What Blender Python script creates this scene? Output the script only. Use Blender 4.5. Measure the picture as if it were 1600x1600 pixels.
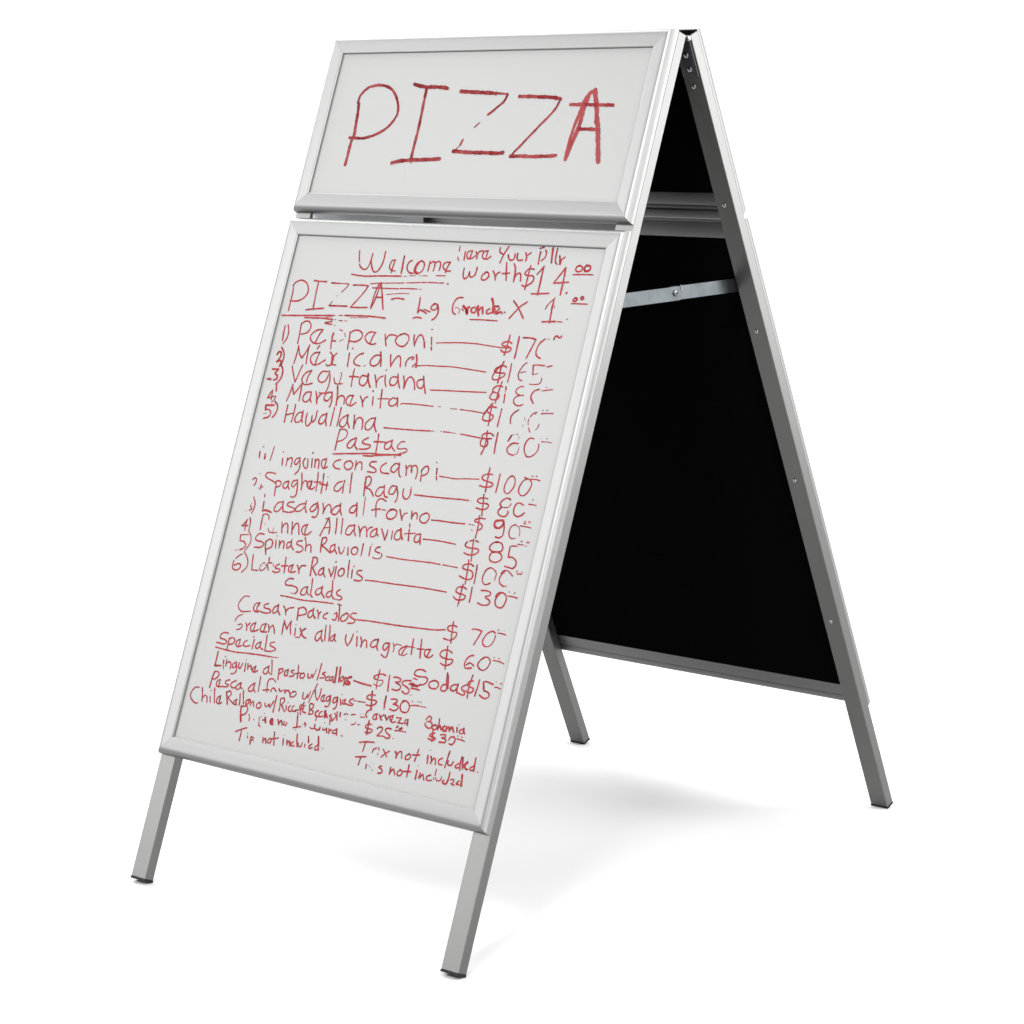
import bpy, bmesh, math, random
from mathutils import Vector, Matrix

C = bpy.context.scene.collection
SC = bpy.context.scene
for o in list(bpy.data.objects):
    bpy.data.objects.remove(o, do_unlink=True)

# ------------------------------------------------------------------ units
K = 0.66                      # width of the board in metres; all sizes below are in board widths
TH = 0.37995                  # lean of each half from the vertical
LEG = 1.9625                  # length of the legs down the slope
RIDGE = LEG * math.cos(TH)    # height of the hinge line above the floor
GAP = 0.00707                 # half distance of the two backs at the hinge

# ------------------------------------------------------------------ camera
YAW, PITCH, ROLL = -0.7402288, -0.1755409, -0.0219853
cy, sy, cp, sp = math.cos(YAW), math.sin(YAW), math.cos(PITCH), math.sin(PITCH)
fwd = Vector((sy*cp, cy*cp, sp)); right = Vector((cy, -sy, 0)); up = right.cross(fwd)
r2 = math.cos(ROLL)*right + math.sin(ROLL)*up
u2 = -math.sin(ROLL)*right + math.cos(ROLL)*up
cam = bpy.data.cameras.new('camera'); camo = bpy.data.objects.new('camera', cam); C.objects.link(camo)
M = Matrix((r2, u2, -fwd)).transposed().to_4x4()
M.translation = Vector((3.887626, -4.278404, -0.021922 + RIDGE)) * K
camo.matrix_world = M
cam.sensor_width = 36.0; cam.lens = 36.0 * 4068.588 / 1600.0
cam.clip_start = 0.05; cam.clip_end = 200
SC.camera = camo

# ------------------------------------------------------------------ world and lamps
w = bpy.data.worlds.new('World'); SC.world = w; w.use_nodes = True
w.node_tree.nodes['Background'].inputs[0].default_value = (1, 1, 1, 1)
w.node_tree.nodes['Background'].inputs[1].default_value = 0.1

def area(name, loc, target, size, energy, size_y=None, col=(1, 1, 1), spread=180):
    l = bpy.data.lights.new(name, 'AREA'); l.energy = energy; l.color = col
    l.size = size
    if size_y: l.shape = 'RECTANGLE'; l.size_y = size_y
    l.spread = math.radians(spread)
    o = bpy.data.objects.new(name, l); C.objects.link(o)
    o.location = loc
    o.rotation_euler = (Vector(target) - Vector(loc)).to_track_quat('-Z', 'Y').to_euler()
    return o
for turn, watts in ((0, 95), (52, 85), (-52, 85)):      # lamps added to whiten the wall of the sweep
    q = Matrix.Rotation(math.radians(turn), 3, 'Z')
    area('backdrop_fill', q @ Vector((-2.1, 2.3, 4.7)), q @ Vector((-3.4, 3.7, 0.8)), 3.4, watts, 1.2, spread=115)
area('overhead_fill', (-0.4, 1.8, 5.2), (-0.4, 1.8, 0.0), 6.5, 640, 6.5)  # light added from above to brighten the floor
area('left_high_softbox', (-3.7, 0.8, 3.4), (0.0, 0.3, 0.0), 2.4, 340)
area('right_high_softbox', (3.9, 1.6, 3.4), (0.0, 0.3, 0.0), 2.4, 290)
area('front_softbox', (1.7, -3.6, 3.3), (0.0, 0.0, 0.4), 1.0, 290)
area('right_softbox', (1.95, 1.55, 1.2), (0.1, 0.0, 0.8), 1.0, 58, 1.5)
area('right_front_softbox', (3.4, -1.5, 1.55), (0.2, 0.0, 0.6), 1.7, 125, 2.5)
area('left_softbox', (-2.8, -3.0, 2.25), (0.0, 0.0, 0.8), 2.2, 175, 2.8)

SC.view_settings.view_transform = 'Standard'
SC.view_settings.look = 'None'
SC.view_settings.exposure = 0.0
SC.view_settings.gamma = 1.0
SC.view_settings.use_curve_mapping = False
SC.render.engine = 'CYCLES'
SC.cycles.max_bounces = 8
SC.cycles.diffuse_bounces = 4

# ------------------------------------------------------------------ materials
def mat(name, col, rough=0.5, metal=0.0, spec=0.5):
    m = bpy.data.materials.new(name); m.use_nodes = True
    b = m.node_tree.nodes['Principled BSDF']
    b.inputs['Base Color'].default_value = (*col, 1)
    b.inputs['Roughness'].default_value = rough
    b.inputs['Metallic'].default_value = metal
    b.inputs['Specular IOR Level'].default_value = spec
    return m, m.node_tree.nodes, m.node_tree.links, b

def aluminium(name, col, rough, stretch, metal=1.0, amount=0.05):
    """Silver anodised aluminium with fine drawing lines along the extrusion."""
    m, n, l, b = mat(name, col, rough, metal)
    tc = n.new('ShaderNodeTexCoord'); mp = n.new('ShaderNodeMapping')
    mp.inputs['Scale'].default_value = stretch
    nz = n.new('ShaderNodeTexNoise'); nz.inputs['Scale'].default_value = 1.0
    nz.inputs['Detail'].default_value = 4
    l.new(tc.outputs['Object'], mp.inputs[0]); l.new(mp.outputs[0], nz.inputs['Vector'])
    mr = n.new('ShaderNodeMapRange')
    mr.inputs['To Min'].default_value = rough - 0.06; mr.inputs['To Max'].default_value = rough + 0.06
    l.new(nz.outputs['Fac'], mr.inputs['Value']); l.new(mr.outputs[0], b.inputs['Roughness'])
    mx = n.new('ShaderNodeMapRange')
    mx.inputs['To Min'].default_value = 1 - amount; mx.inputs['To Max'].default_value = 1 + amount
    l.new(nz.outputs['Fac'], mx.inputs['Value'])
    vm = n.new('ShaderNodeVectorMath'); vm.operation = 'SCALE'
    vm.inputs[0].default_value = col
    l.new(mx.outputs[0], vm.inputs['Scale']); l.new(vm.outputs[0], b.inputs['Base Color'])
    return m

ALU_V = aluminium('anodised_rail_upright', (0.166, 0.168, 0.166), 0.45, (420, 3, 3), 0.8, 0.06)
ALU_H = aluminium('anodised_rail_level', (0.145, 0.147, 0.145), 0.47, (2, 260, 420), 0.8, 0.06)
ALU_LEG = aluminium('anodised_leg', (0.118, 0.118, 0.116), 0.42, (420, 4, 4), 0.95, 0.06)
ALU_FLANGE = aluminium('anodised_flange', (0.13, 0.13, 0.13), 0.42, (2, 260, 420))
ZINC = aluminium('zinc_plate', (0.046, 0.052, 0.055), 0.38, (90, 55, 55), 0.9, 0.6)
GREY_STRIP = aluminium('grey_strip', (0.7, 0.71, 0.73), 0.5, (60, 40, 40), 0.5, 0.1)  # pale grey of the strip added behind the front slot
STEEL = aluminium('bright_steel', (0.36, 0.37, 0.37), 0.24, (60, 60, 60))
RIVET = aluminium('dull_steel', (0.10, 0.102, 0.10), 0.3, (60, 60, 60))
DARKPLATE = mat('dark_hinge_plate', (0.012, 0.013, 0.014), 0.4, 0.0, 0.3)[0]
BLACK = mat('black_backing', (0.0012, 0.0012, 0.0012), 0.8, 0.0, 0.0)[0]
RUBBER = mat('black_rubber', (0.003, 0.003, 0.003), 0.6, 0.0, 0.2)[0]
PAPER = (0.169, 0.169, 0.1675)

def paper_material():
    m, n, l, b = mat('whiteboard_sheet', PAPER, 0.35, 0.0, 0.3)
    tc = n.new('ShaderNodeTexCoord')
    a = n.new('ShaderNodeTexNoise'); a.inputs['Scale'].default_value = 3.0; a.inputs['Detail'].default_value = 5
    l.new(tc.outputs['Object'], a.inputs['Vector'])
    r = n.new('ShaderNodeMapRange'); r.inputs['To Min'].default_value = 0.97; r.inputs['To Max'].default_value = 1.02
    l.new(a.outputs['Fac'], r.inputs['Value'])
    # a few small marks of old ink that the wiping left behind
    v = n.new('ShaderNodeTexVoronoi'); v.inputs['Scale'].default_value = 9.0
    v.inputs['Randomness'].default_value = 1.0
    l.new(tc.outputs['Object'], v.inputs['Vector'])
    r3 = n.new('ShaderNodeMapRange'); r3.inputs['From Min'].default_value = 0.008; r3.inputs['From Max'].default_value = 0.03
    r3.inputs['To Min'].default_value = 0.90; r3.inputs['To Max'].default_value = 1.0
    l.new(v.outputs['Distance'], r3.inputs['Value'])
    mu = n.new('ShaderNodeMath'); mu.operation = 'MULTIPLY'
    l.new(r.outputs[0], mu.inputs[0]); l.new(r3.outputs[0], mu.inputs[1])
    vm = n.new('ShaderNodeVectorMath'); vm.operation = 'SCALE'; vm.inputs[0].default_value = PAPER
    l.new(mu.outputs[0], vm.inputs['Scale']); l.new(vm.outputs[0], b.inputs['Base Color'])
    return m
SHEET = paper_material()

def ink_material(name, dark, light, black, scale):
    """Dry-marker ink: streaks of thick and thin red, a darker start on some strokes."""
    m, n, l, b = mat(name, dark, 0.55, 0.0, 0.04)
    tc = n.new('ShaderNodeTexCoord')
    a = n.new('ShaderNodeTexNoise'); a.inputs['Scale'].default_value = scale; a.inputs['Detail'].default_value = 3
    l.new(tc.outputs['Object'], a.inputs['Vector'])
    r = n.new('ShaderNodeMapRange'); r.inputs['From Min'].default_value = 0.38; r.inputs['From Max'].default_value = 0.62
    l.new(a.outputs['Fac'], r.inputs['Value'])
    at = n.new('ShaderNodeAttribute'); at.attribute_name = 'thin'
    ad = n.new('ShaderNodeMath'); ad.operation = 'ADD'; ad.use_clamp = True
    l.new(r.outputs[0], ad.inputs[0]); l.new(at.outputs['Fac'], ad.inputs[1])
    mx = n.new('ShaderNodeMix'); mx.data_type = 'RGBA'
    mx.inputs['A'].default_value = (*dark, 1); mx.inputs['B'].default_value = (*light, 1)
    l.new(ad.outputs[0], mx.inputs['Factor'])
    a2 = n.new('ShaderNodeAttribute'); a2.attribute_name = 'start'
    m2 = n.new('ShaderNodeMix'); m2.data_type = 'RGBA'
    m2.inputs['B'].default_value = (*black, 1)
    l.new(mx.outputs['Result'], m2.inputs['A']); l.new(a2.outputs['Fac'], m2.inputs['Factor'])
    l.new(m2.outputs['Result'], b.inputs['Base Color'])
    return m
INK1 = ink_material('red_marker_bold', (0.080, 0.0035, 0.005), (0.145, 0.026, 0.027), (0.05, 0.003, 0.005), 55)
INK2 = ink_material('red_marker_fine', (0.145, 0.010, 0.012), (0.172, 0.023, 0.026), (0.06, 0.011, 0.013), 40)

# ------------------------------------------------------------------ helpers
def frame_pt(side, u, v, ww):
    """Board coordinates (u across, v down the slope, ww outwards) to the sign's own space."""
    return Vector((u, side * (GAP + v*math.sin(TH) + ww*math.cos(TH)),
                   RIDGE - v*math.cos(TH) + ww*math.sin(TH))) * K

def obj(name, bm, material, parent, smooth=False):
    bmesh.ops.recalc_face_normals(bm, faces=bm.faces)
    me = bpy.data.meshes.new(name); bm.to_mesh(me); bm.free()
    me.materials.append(material)
    if smooth:
        me.polygons.foreach_set('use_smooth', [True]*len(me.polygons))
        me.set_sharp_from_angle(angle=math.radians(35))
    o = bpy.data.objects.new(name, me); C.objects.link(o)
    if parent: o.parent = parent
    return o

def slab(bm, side, u0, u1, v0, v1, w0, w1, bev=0.0, seg=2):
    vs = []
    for u in (u0, u1):
        for v in (v0, v1):
            for ww in (w0, w1):
                vs.append(bm.verts.new(frame_pt(side, u, v, ww)))
    q = [(0, 1, 3, 2), (4, 6, 7, 5), (0, 4, 5, 1), (2, 3, 7, 6), (0, 2, 6, 4), (1, 5, 7, 3)]
    fs = [bm.faces.new([vs[i] for i in f]) for f in q]
    if bev:
        es = list({e for f in fs for e in f.edges})
        bmesh.ops.bevel(bm, geom=es, offset=bev*K, segments=seg, affect='EDGES', profile=0.6)

def sweep_rail(bm, side, u0, u1, v0, v1, edge):
    """One mitred rail of a snap frame. u0..v1 is the outer edge of the frame."""
    prof = []
    T = 0.0254
    prof.append((0.0003, T)); prof.append((0.0, T + 0.0004)); prof.append((0.0, 0.0266))
    n = 16                                   # round shoulder
    for i in range(1, n + 1):
        a = math.pi/2 * i/n
        prof.append((0.0150*(1 - math.cos(a)**0.95), 0.0266 + 0.0191*math.sin(a)**0.97))
    prof += [(0.0180, 0.0457), (0.0220, 0.0455), (0.0270, 0.0453), (0.0330, 0.0449), (0.0385, 0.0445), (0.0402, 0.0443),
             (0.0415, 0.0439), (0.0425, 0.0433), (0.0432, 0.0424), (0.0434, 0.0412), (0.0434, 0.0290), (0.0415, 0.0290), (0.0415, T)]
    cut = 0.00018                            # hairline at the mitre
    rows = []
    for end in (0, 1):
        row = []
        for s, ww in prof:
            k = s + cut
            if edge == 'top':    uu = (u0 + k) if end == 0 else (u1 - k); vv = v0 + s
            if edge == 'bottom': uu = (u0 + k) if end == 0 else (u1 - k); vv = v1 - s
            if edge == 'left':   vv = (v0 + k) if end == 0 else (v1 - k); uu = u0 + s
            if edge == 'right':  vv = (v0 + k) if end == 0 else (v1 - k); uu = u1 - s
            row.append(bm.verts.new(frame_pt(side, uu, vv, ww)))
        rows.append(row)
    m = len(prof)
    for i in range(m):
        j = (i + 1) % m
        bm.faces.new((rows[0][i], rows[0][j], rows[1][j], rows[1][i]))
    bm.faces.new(rows[0]); bm.faces.new(rows[1][::-1])

def dome(bm, centre, axis, r, h, slot=True):
    """Pan head of a small cross-head screw."""
    z = axis.normalized()
    x = z.orthogonal().normalized(); y = z.cross(x)
    rings = []
    for k, (rr, hh) in enumerate([(1.0, 0.0), (1.0, 0.35), (0.88, 0.72), (0.6, 0.95), (0.28, 1.0), (0.22, 0.55)]):
        rings.append([bm.verts.new(centre + (x*math.cos(a) + y*math.sin(a))*r*rr + z*h*hh)
                      for a in [2*math.pi*i/16 for i in range(16)]])
    for a, b in zip(rings, rings[1:]):
        for i in range(16):
            j = (i + 1) % 16
            bm.faces.new((a[i], a[j], b[j], b[i]))
    bm.faces.new(rings[-1]); bm.faces.new(rings[0][::-1])

def rod(bm, p0, p1, r, seg=16):
    z = (p1 - p0).normalized(); x = z.orthogonal().normalized(); y = z.cross(x)
    A = [bm.verts.new(p0 + (x*math.cos(a) + y*math.sin(a))*r) for a in [2*math.pi*i/seg for i in range(seg)]]
    B = [bm.verts.new(p1 + (x*math.cos(a) + y*math.sin(a))*r) for a in [2*math.pi*i/seg for i in range(seg)]]
    for i in range(seg):
        j = (i + 1) % seg
        bm.faces.new((A[i], A[j], B[j], B[i]))
    bm.faces.new(A[::-1]); bm.faces.new(B)

def plain_box(bm, p0, p1, bev=0.0):
    vs = [bm.verts.new((x, y, z)) for x in (p0[0], p1[0]) for y in (p0[1], p1[1]) for z in (p0[2], p1[2])]
    q = [(0, 1, 3, 2), (4, 6, 7, 5), (0, 4, 5, 1), (2, 3, 7, 6), (0, 2, 6, 4), (1, 5, 7, 3)]
    fs = [bm.faces.new([vs[i] for i in f]) for f in q]
    if bev:
        bmesh.ops.bevel(bm, geom=list({e for f in fs for e in f.edges}), offset=bev, segments=2, affect='EDGES')

# ------------------------------------------------------------------ setting
def studio_floor():
    """White studio sweep: a round flat floor that curves up into a wall on the far side and at both sides."""
    bm = bmesh.new()
    a0 = math.atan2(fwd.y, fwd.x)
    R0, R = 3.5, 1.6
    rad = [0.6, 1.4, 2.4, R0]
    N = 96
    centre = bm.verts.new((0, 0, 0))
    rows = []
    for k in range(N):
        a = 2*math.pi*k/N - math.pi
        t = min(1.0, max(0.0, (math.radians(138) - abs(a))/math.radians(30)))
        f = t*t*(3 - 2*t)                    # wall height fades to bare floor behind the camera
        d = Vector((math.cos(a0 + a), math.sin(a0 + a), 0))
        row = [bm.verts.new(d*r) for r in rad]
        for i in range(1, 17):
            b = math.pi/2*i/16
            row.append(bm.verts.new(d*(R0 + R*math.sin(b) + (1 - f)*1.5*i/16) + Vector((0, 0, f*R*(1 - math.cos(b))))))
        row.append(bm.verts.new(d*(R0 + R + (1 - f)*3.0) + Vector((0, 0, f*5.0))))
        rows.append(row)
    for k in range(N):
        a, b = rows[k], rows[(k + 1) % N]
        bm.faces.new((centre, a[0], b[0]))
        for i in range(len(a) - 1):
            bm.faces.new((a[i], a[i+1], b[i+1], b[i]))
    m, n, l, b = mat('white_sweep', (0.315, 0.315, 0.315), 0.7, 0.0, 0.2)
    o = obj('floor', bm, m, None, True); o['kind'] = 'structure'
    return o
studio_floor()

# ------------------------------------------------------------------ the sign
H = 0.5; A = 0.0474; T = 0.0251
root = bpy.data.objects.new('sandwich_board', None); C.objects.link(root)
root['label'] = 'silver aluminium A-frame sidewalk sign with a pizza menu handwritten in red on white boards'
root['category'] = 'sandwich board'

HEAD = (-0.0029, 0.4161)       # outer edges of the header frame down the slope
MENU = (0.4298, 1.6809)        # outer edges of the menu frame
FO = 0.4996                    # half the frame width

def out_axis(side):
    return (frame_pt(side, 0, 0, 1) - frame_pt(side, 0, 0, 0)).normalized()

for side in (-1, 1):
    inward = -out_axis(side)
    # legs, one to each side of each half
    for s in (-1, 1):
        bm = bmesh.new()
        ua, ub = (H - A, H) if s > 0 else (-H, -H + A)
        slab(bm, side, ua, ub, 0.0, LEG - 0.0050, 0.0, T, 0.0011, 1)
        leg = obj('leg', bm, ALU_LEG, root, True)
        bm = bmesh.new()
        slab(bm, side, ua - 0.0003, ub + 0.0003, LEG - 0.0050, LEG, -0.0003, T + 0.0003, 0.0006)
        obj('foot_cap', bm, RUBBER, leg)
        bm = bmesh.new()
        slab(bm, side, ua + 0.0012, ub - 0.0012, -0.0022, -0.0002, 0.0012, T - 0.0012, 0.0006)
        obj('end_cap', bm, BLACK, leg)
        for v in (0.1129, 0.3842, 0.6856, 1.0607, 1.4357):
            bm = bmesh.new()
            dome(bm, frame_pt(side, s*0.4752, v, 0.0), inward, 0.0050*K, 0.0036*K)
            obj('screw', bm, STEEL, leg, True)
    # two snap frames: rails, a back flange between the legs, a sheet and a black backing panel
    for kind, (v0, v1) in (('header', HEAD), ('menu', MENU)):
        B = H - A - 0.0006
        fr = bpy.data.objects.new(kind + '_frame', None); C.objects.link(fr); fr.parent = root
        for a0, a1, b0 in ((v0 + 0.0060, v0 + 0.0444, 0.0222), (v1 - 0.0483, v1 - 0.0190, 0.0222), (v1 - 0.0176, v1 - 0.0092, 0.0229)):
            bm = bmesh.new()
            slab(bm, side, -B, B, a0, a1, b0, 0.0252, 0.0011)
            obj('back_strip', bm, ALU_FLANGE, fr, True)
        for edge in ('top', 'bottom', 'left', 'right'):
            bm = bmesh.new(); sweep_rail(bm, side, -FO, FO, v0, v1, edge)
            obj('rail', bm, ALU_H if edge in ('top', 'bottom') else ALU_V, fr, True)
        bm = bmesh.new()
        slab(bm, side, -B, B, v0 + 0.012, v1 - 0.012, 0.0256, 0.0288)
        obj('backing_panel', bm, BLACK, root)
        bm = bmesh.new()
        slab(bm, side, -FO + 0.040, FO - 0.040, v0 + 0.040, v1 - 0.040, 0.0369, 0.0385)
        sh = obj(kind + '_sheet', bm, SHEET, root)
        if side < 0:
            if kind == 'header': header_sheet = sh
            else: menu_sheet = sh
    if side > 0:
        # cross rail closing the slot between the two frames of the rear half
        bm = bmesh.new()
        slab(bm, side, -B, B, 0.4085, 0.4265, 0.0190, 0.0222, 0.0010)
        slab(bm, side, -B, B, 0.4285, 0.4345, 0.0195, 0.0222, 0.0010)
        obj('cross_rail', bm, ALU_FLANGE, root, True)

# hinges at both ends of the ridge
for s in (-1, 1):
    bm = bmesh.new()
    for side in (-1, 1):
        ua, ub = sorted((s*(H - 0.0035), s*(H - 0.0445)))
        slab(bm, side, ua, ub, 0.006, 0.0900, -0.0040, -0.0003, 0.0010)
    hinge = obj('hinge', bm, DARKPLATE, root, True)
    bm = bmesh.new()
    e0 = Vector((s*(H - 0.046), 0, RIDGE - 0.0065))*K; e1 = Vector((s*(H + 0.0005), 0, RIDGE - 0.0065))*K
    rod(bm, e0, e1, 0.0058*K, 20)
    obj('hinge_pin', bm, DARKPLATE, hinge, True)
    bm = bmesh.new()
    dome(bm, e1, Vector((s, 0, 0)), 0.0050*K, 0.0050*K)
    obj('pin_head', bm, STEEL, hinge, True)
    for side in (-1, 1):
        for v in (0.0417, 0.0729):
            bm = bmesh.new()
            dome(bm, frame_pt(side, s*0.4795, v, -0.0040), -out_axis(side), 0.0058*K, 0.0040*K)
            obj('screw', bm, STEEL, hinge, True)

# folding brace between the inner faces of the right legs: two flat zinc arms with a riveted joint
def reach(z):
    return GAP + (RIDGE - z)/math.cos(TH)*math.sin(TH) + 0.012
z = RIDGE - 0.5343; hh = 0.0147; x = H - A - 0.0008
br = bpy.data.objects.new('brace', None); C.objects.link(br); br.parent = root
bm = bmesh.new()
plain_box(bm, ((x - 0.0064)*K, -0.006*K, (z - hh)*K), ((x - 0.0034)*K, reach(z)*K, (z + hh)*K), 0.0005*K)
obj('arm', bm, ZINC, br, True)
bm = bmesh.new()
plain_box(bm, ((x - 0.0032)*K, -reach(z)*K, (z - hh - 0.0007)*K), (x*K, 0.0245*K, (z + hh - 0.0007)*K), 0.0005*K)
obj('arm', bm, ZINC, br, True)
bm = bmesh.new()
dome(bm, Vector((x, 0.0072, z + 0.0008))*K, Vector((1, 0, 0)), 0.0072*K, 0.0040*K)
obj('rivet', bm, RIVET, br, True)
bm = bmesh.new()
plain_box(bm, ((x - 0.0060)*K, 0.0247*K, (z + hh - 0.0100)*K), ((x + 0.0012)*K, 0.0271*K, (z + hh + 0.0022)*K), 0.0005*K)
obj('stop_tab', bm, RIVET, br)
# added grey strip, no known part, backs the slot between the two front frames
z = RIDGE - 0.4000; hh = 0.0215; x = -(H - A - 0.0008)
bm = bmesh.new()
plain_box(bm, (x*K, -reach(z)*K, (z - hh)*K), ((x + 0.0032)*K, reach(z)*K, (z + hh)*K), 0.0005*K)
obj('slot_strip', bm, GREY_STRIP, root, True)

# ------------------------------------------------------------------ handwriting
INK_HEADER = """
43:-3683,1599 -3647,1781 -3618,2053 -3589,2324 -3631,2505 -3633,2806 -3639,3032
34:-3718,1569 -3703,1417 -3612,1296 -3477,1206 -3287,1165 -3085,1161 -2868,1205 -2669,1317 -2515,1483 -2412,1662 -2385,1841 -2449,1991 -2596,2155 -2798,2276 -3052,2367 -3281,2413 -3487,2408 -3715,2400
43:-2078,1141 -1873,1187 -1667,1213 -1431,1214 -1194,1222 -1017,1253
38:-1665,1219 -1650,1575 -1625,2019 -1619,2403 -1623,2757 -1601,2948
43:-2184,2984 -1980,2937 -1635,2904 -1284,2894 -976,2882 -749,2865
43:-601,1320 -230,1339 270,1360 464,1378
24:500,1373 804,1386
30:802,1403 743,1553 624,1654 505,1755 367,1856
16:170,2039 58,2141
30:-195,2429 -236,2540
14:-236,2540 -334,2657
43:-401,2687 -186,2699 122,2711 576,2715 878,2721 1067,2707
40:1157,1445 1416,1446 1749,1456 2044,1466 2232,1487 2346,1507
28:2341,1516 2263,1714 2105,1913 1938,2083 1802,2240 1663,2383 1527,2541 1386,2684 1323,2779
40:1306,2785 1598,2776 1893,2785 2182,2776 2432,2768 2589,2749
l40:3113,1378 3026,1504 2986,1673 2936,1926 2895,2151 2872,2376 2859,2573 2866,2839
l52:3240,1328 3117,1392 3078,1561 3045,1814 3040,2038 2999,2263 2950,2460 2901,2656 2873,2825
l60:3240,1328 3301,1477 3395,1702 3475,1954 3560,2149 3631,2371 3696,2593 3783,2870
38:2652,1630 2992,1631 3349,1640 3595,1641 3824,1647
38:3044,2173 3290,2167 3505,2177 3610,2177
"""
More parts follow.
